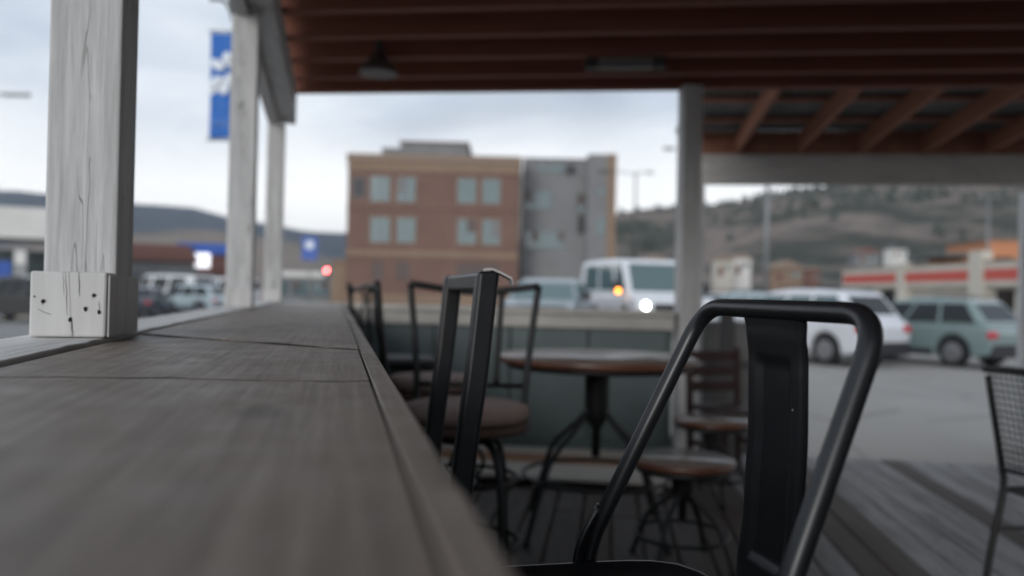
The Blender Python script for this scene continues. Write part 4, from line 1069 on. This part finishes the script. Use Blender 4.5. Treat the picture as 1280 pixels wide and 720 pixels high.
# houses at the foot of the hill
def house(x, y, D, w, h, wall, roofm, label, rz=0):
    p = at(x, y, D); t = thing('house', label, 'house', (p.x, D, p.z), rz)
    MB().box(-w/2, w/2, 0, w*.8, -3.0, h).build('wall', wall, t)
    MB().prism([(-w/2-.4, h+.002), (w/2+.4, h+.002), (0, h+w*.26)], -.4, w*.8+.4, 'Y').build('roof', roofm, t)
    window(t, w*.06, w*.38, h*.35, h*.75, 0, wall, 'window_glass', 1)
    MB().box(-w*.32, -w*.32+.9, -.05, -.002, 0, h*.62).build('door', 'roof_red', t)
house(905, 345, 150, 3.4, 3.0, 'stucco_cream', 'trim_tan', 'cream gabled house at the foot of the hill beside the white corner post')
house(927, 343, 155, 3.6, 3.2, 'stucco_white', 'trim_tan', 'white gabled house at the foot of the hill next to the cream one')
house(985, 352, 140, 6, 2.2, 'brick_tan', 'trim_tan', 'tan house with a low tan roof beyond the white parked car')
house(1016, 357, 130, 2.0, 2.6, 'roof_red', 'trim_tan', 'small rust-red house below the hillside beyond the white parked car')
house(820, 340, 190, 7, 2.4, 'brick_tan', 'trim_tan', 'tan-roofed house on the slope behind the white van')
house(1085, 328, 210, 6, 2.4, 'stucco_grey', 'roof_red', 'grey house on the slope above the striped shop')
house(1125, 322, 240, 5, 2.6, 'stucco_white', 'trim_dark', 'white house with a dark roof on the slope above the striped shop', R(12))
house(790, 336, 230, 6, 2.4, 'stucco_cream', 'trim_dark', 'cream house on the slope between the office block and the corner post')

# leafless brown brush between the lot and the hill
bm_ = MB(); rg = random.Random(11)
for _ in range(230):
    x = rg.uniform(775, 1215); D = rg.uniform(95, 175); c = at(x, 372, D); hgt = rg.uniform(1.6, 4.2); sp = hgt*rg.uniform(.5,.8)
    for k in range(34):
        a = rg.uniform(0, 6.283); f = rg.random()
        o_ = Vector((c.x+math.cos(a)*sp*f*.25, c.y+math.sin(a)*sp*f*.25, LOT-.2)); e_ = o_+Vector((math.cos(a)*sp*f, math.sin(a)*sp*f, hgt*rg.uniform(.45,1.0)))
        w_ = Vector((rg.uniform(-.3,.3), rg.uniform(-.1,.1), .08)); bm_.add([o_-w_, o_+w_, e_], [(0,1,2)])
        q = o_.lerp(e_, .6); bm_.add([q, q+Vector((rg.uniform(-.9,.9),rg.uniform(-.3,.3),rg.uniform(.3,1.1))), q+Vector((.4,0,.35))], [(0,1,2)])
tag(bm_.build('bare_brush', 'brush_brown', recalc=False), 'leafless brown brush at the foot of the hill beyond the parking lot', 'brush', kind='stuff')
# across the street on the left
p = at(30, 300, 62)
gs = thing('white_canopy', 'white flat canopy of a filling station across the street', 'canopy', (p.x, p.y, LOT-.002), R(20))
ch_ = at(30, 300, 62).z-LOT; ct_ = at(30, 263, 62).z-LOT
MB().box(-6.0, 5.2, -3, 6, ch_, ct_).build('canopy_roof', 'stucco_white', gs)
for sx in (-4.0, 3.2): MB().box(sx-.25, sx+.25, .5, 1.0, 0, ch_-.002).build('column', 'stucco_grey', gs)
kx = MB().box(-5.5, 4.4, 7, 12, 0, ch_-.6).build('kiosk', 'wall_green', gs)
for a_ in (-5.0, -2.2, .6): window(gs, a_, a_+2.2, .8, 2.7, 7, 'trim_dark', 'window_glass', 1)
MB().box(-4.6, -2.0, -2.6, -2.3, ch_-1.6, ch_-.003).build('price_board', 'banner_white', gs)
MB().box(-3.6, -.4, -2.0, -1.8, ch_-2.9, ch_-1.7).build('price_board', 'blue_sign', gs)
for sx in (-2.4, 1.4):
    fp = thing('fuel_pump', 'grey fuel pump under the white canopy', 'pump', gs.matrix_basis @ Vector((sx, 1.2, .0)) if False else (Matrix.Translation(gs.location) @ Matrix.Rotation(R(20), 4, 'Z')) @ Vector((sx, 1.2, .006)), R(20), 'fuel pumps under the canopy')
    MB().box(-.4, .4, -.25, .25, 0, 1.7).build('pump_body', 'stucco_grey', fp, bevel=.04); MB().box(-.3, .3, -.27, -.252, 1.1, 1.5).build('display', 'trim_dark', fp)
p = at(25, 372, 57)
tt_ = thing('totem_sign', 'grey totem sign with a pale top panel in front of the white canopy', 'sign', (p.x, p.y, LOT+.002), R(12))
MB().box(-.45,.45,-.15,.15,0,1.7).build('base', 'trim_dark', tt_, bevel=.03); MB().box(-.42,.42,-.13,.13,1.702,4.0).build('sign_panel', 'pole_grey', tt_, bevel=.03)
MB().box(-.36,.36,-.145,-.132,2.9,3.8).build('top_panel', 'stucco_white', tt_)
p = at(190, 372, 78)
s2 = thing('brown_shop', 'low brown-roofed shop row across the street', 'building', (p.x, p.y, LOT-.002), R(14))
MB().box(-3.2, 3.6, 0, 9, 0, 4.0).build('wall', 'stucco_grey', s2); MB().prism([(-3.6,4.002),(4.0,4.002),(3.2,5.6),(-2.8,5.6)], -.6, 9.3, 'Y').build('roof', 'roof_red', s2)
for a_ in (-2.8, -.6, 1.6): window(s2, a_, a_+1.7, .6, 2.8, 0, 'trim_dark', 'window_glass', 1)
p = at(250, 372, 82)
s3 = thing('blue_fascia_shop', 'shop with a blue fascia and a brightly lit white sign across the street', 'building', (p.x, p.y, LOT-.002), R(14))
MB().box(-3.0, 4.6, 0, 9, 0, 5.2).build('wall', 'roof_red', s3); MB().box(-2.2, 3.4, -.5, -.003, 4.9, 6.0).build('fascia', 'blue_sign', s3)
MB().box(-1.7, .95, -.9, -.6, 3.5, 4.95).build('lit_sign', 'sign_lit', s3, bevel=.05)
for a_ in (-2.6, 0, 2.4): window(s3, a_, a_+1.9, .6, 2.8, 0, 'trim_dark', 'window_glass', 1)
MB().box(2.6, 4.5, 1, 5, 5.202, 7.2).build('rooftop_unit', 'stucco_white', s3)
p = at(377, 372, 120)
s4 = thing('grey_shop', 'low pale grey shop seen past the white post at the end of the counter', 'building', (p.x, p.y, LOT-.002), R(10))
MB().box(-5.0, 5.0, 0, 9, 0, 4.0).build('wall', 'stucco_grey', s4); MB().box(-5.1, 5.1, -.3, -.003, 3.3, 4.2).build('fascia', 'stucco_white', s4)
for a_ in (-4.4, -1.4, 1.6): window(s4, a_, a_+2.4, .6, 2.7, 0, 'trim_dark', 'window_glass', 1)

# =================================================================== STREET FURNITURE
def lamp_post(x, D, ytop, label, arms, mat='pole_grey', r0=.10, group=None):
    b_ = at(x, 400, D); top_ = at(x, ytop, D).z
    t = thing('street_lamp', label, 'street lamp', (b_.x, b_.y, LOT+.002), 0, group)
    H_ = top_-LOT
    MB().tube([(0,0,.3), (0,0,H_)], [r0, r0*.6], 12).build('pole', mat, t); MB().box(-r0*1.8, r0*1.8, -r0*1.8, r0*1.8, 0, .3).build('base', 'concrete', t)
    for dx in arms:
        MB().tube(smooth_path([(0,0,H_-.2), (dx*.4,0,H_-.02), (dx*.8,0,H_)], 4), r0*.4, 8).build('arm', mat, t)
        MB().box(min(dx*.75,dx*1.2), max(dx*.75,dx*1.2), -.14, .14, H_-.09, H_+.06).build('lamp_head', mat, t, bevel=.03)
    return t
lamp_post(956, 36, 170, 'tall grey lamp post standing in the parking lot behind the lean-to', (1.2,), r0=.13)
lamp_post(1233, 62, 246, 'lamp post with twin heads above the striped shop', (-.8,.8), r0=.13)
lamp_post(791, 66, 215, 'double-armed lamp post beside the grey office block', (-2.6, 1.2), 'pole_dark', r0=.10)
lamp_post(857, 52, 186, 'lamp post hidden behind the white corner post with one arm showing', (-1.4,), 'pole_dark', r0=.10)
lamp_post(-60, 40, 116, 'street lamp with a long arm reaching over the street past the canopy', (3.0,), r0=.12)
# banner pole
bD = 14.2; bp = at(306, 100, bD)
bl = thing('banner_pole', 'grey street lamp pole behind the porch post, carrying the blue banner', 'street lamp', (bp.x, bp.y, LOT+.002))
topz = at(300, -60, bD).z-LOT
MB().tube([(0,0,.25),(0,0,topz)], [.075,.06], 14).build('pole', 'pole_dark', bl); MB().lathe([(.16,0),(.16,.12),(.10,.25),(.08,.26)], 16).build('base', 'pole_dark', bl)
q = at(288, 30, bD); rel = Vector((q.x-bp.x, 0, q.z-LOT))
MB().tube(smooth_path([(0,0,rel.z+.1), (rel.x*.7,0,rel.z), (rel.x*1.05,0,rel.z+.25), (rel.x*1.5,0,rel.z+.42), (rel.x*2.4,0,rel.z+.45)], 6), .035, 10).build('scroll_arm', 'pole_dark', bl)
za_, zb_ = at(280, 41, bD).z, at(280, 173, bD).z
x0_, x1_ = at(262, 105, bD).x, bp.x-.10
for z in (za_+.03, zb_-.03): MB().tube([(0,0,z-LOT), (x0_-bp.x-.05,0,z-LOT)], .016, 8).build('banner_rod', 'pole_dark', bl)
ban = thing('street_banner', 'blue street banner with a white flower emblem hanging beside the porch post', 'banner', ((x0_+x1_)/2, bD, zb_), 0)
bw2 = (x1_-x0_)/2; bh = za_-zb_; nx, nz_ = 10, 20
vs = [(-bw2+2*bw2*i/nx, .02*math.sin(i*.7+j*.25), bh*j/nz_) for i in range(nx+1) for j in range(nz_+1)]
fo = MB().add(vs, [(i*(nz_+1)+j, (i+1)*(nz_+1)+j, (i+1)*(nz_+1)+j+1, i*(nz_+1)+j+1) for i in range(nx) for j in range(nz_)], True).build('cloth', 'banner_blue', ban, recalc=False)
fo.modifiers.new('thick', 'SOLIDIFY').thickness = .004
def petal(cx, cz, ang, ln, wd_):
    pts = [Vector((0,0)), Vector((ln*.35,wd_)), Vector((ln*.8,wd_*.8)), Vector((ln,0)), Vector((ln*.8,-wd_*.8)), Vector((ln*.35,-wd_))]
    return [(cx+p.x*math.cos(ang)-p.y*math.sin(ang), cz+p.x*math.sin(ang)+p.y*math.cos(ang)) for p in pts]
for k, (cx, cz, an, ln, w_) in enumerate(((.05,.66,80,.20,.07),(.05,.66,20,.22,.06),(.05,.62,150,.26,.07),(.02,.55,215,.30,.085),(.05,.55,265,.26,.08),(.06,.58,320,.22,.07),(-.05,.44,200,.18,.05))):
    pts = [(max(-bw2*.93, min(bw2*.95, a_)), c_) for a_, c_ in petal(cx-.04, cz*bh+.06, R(an), ln*1.25, w_*1.25)]
    for yy in (-.034,): MB().prism(pts, yy-.002, yy, 'Y').build('emblem_petal', 'banner_white', ban)
for k, z in enumerate((.16,.125)):
    x = -bw2*.8
    while x < bw2*.75:
        w_ = random.uniform(.025,.05); MB().box(x, x+w_, -.036, -.034, z*bh-.018, z*bh+.018).build('lettering', 'banner_pale', ban); x += w_+.018
# traffic signal and blue sign
p = at(409, 338, 62)
ts = thing('traffic_signal', 'traffic signal showing red at the street corner before the brick building', 'traffic light', (p.x+.25, p.y, LOT+.002))
MB().tube([(0,0,0),(0,0,p.z-LOT+.9)], .07, 10).build('pole', 'pole_grey', ts); MB().box(-.42,-.08,-.15,.12,p.z-LOT-.85,p.z-LOT+.25).build('signal_head', 'trim_dark', ts, bevel=.03)
for k, mt in enumerate(('signal_red','trim_tan','wall_green')):
    MB().lathe([(.11,0),(.08,.025)], 16).build('lens', mt, ts).matrix_local = Matrix.Translation((-.25,-.152,p.z-LOT-.34*k)) @ Matrix.Rotation(R(90), 4, 'X')
p = at(387, 310, 64)
bs = thing('blue_road_sign', 'blue road sign with a white symbol on a pole along the street', 'sign', (p.x, p.y, LOT+.002))
zs = at(387, 325, 64).z-LOT; zt_ = at(387, 296, 64).z-LOT
MB().tube([(0,.05,0),(0,.05,zt_)], .05, 8).build('pole', 'pole_grey', bs); MB().box(-.62,.62,-.03,.0,zs,zt_).build('sign_panel', 'blue_sign', bs, bevel=.02)
MB().prism(ring_pts := [(.36*math.cos(2*math.pi*k/16), (zs+zt_)/2+.28+.36*math.sin(2*math.pi*k/16)) for k in range(16)], -.036, -.032, 'Y').build('symbol', 'banner_white', bs)

# =================================================================== THE AIR
hz = MB().box(-9500, 9500, -3500, 12500, LOT-1.4, 640).build('haze', 'dirt')
hm = bpy.data.materials.new('haze_air'); hm.use_nodes = True; ht = hm.node_tree; ht.nodes.clear()
ho = N(ht, 'ShaderNodeOutputMaterial'); hv_ = N(ht, 'ShaderNodeVolumePrincipled'); hv_.inputs['Density'].default_value = HAZE; hv_.inputs['Color'].default_value = (.82,.88,.97,1); hv_.inputs['Anisotropy'].default_value = .2
ht.links.new(hv_.outputs[0], ho.inputs['Volume']); hz.data.materials.clear(); hz.data.materials.append(hm)
tag(hz, 'thin pale haze that fades the far hills', 'haze', kind='stuff')
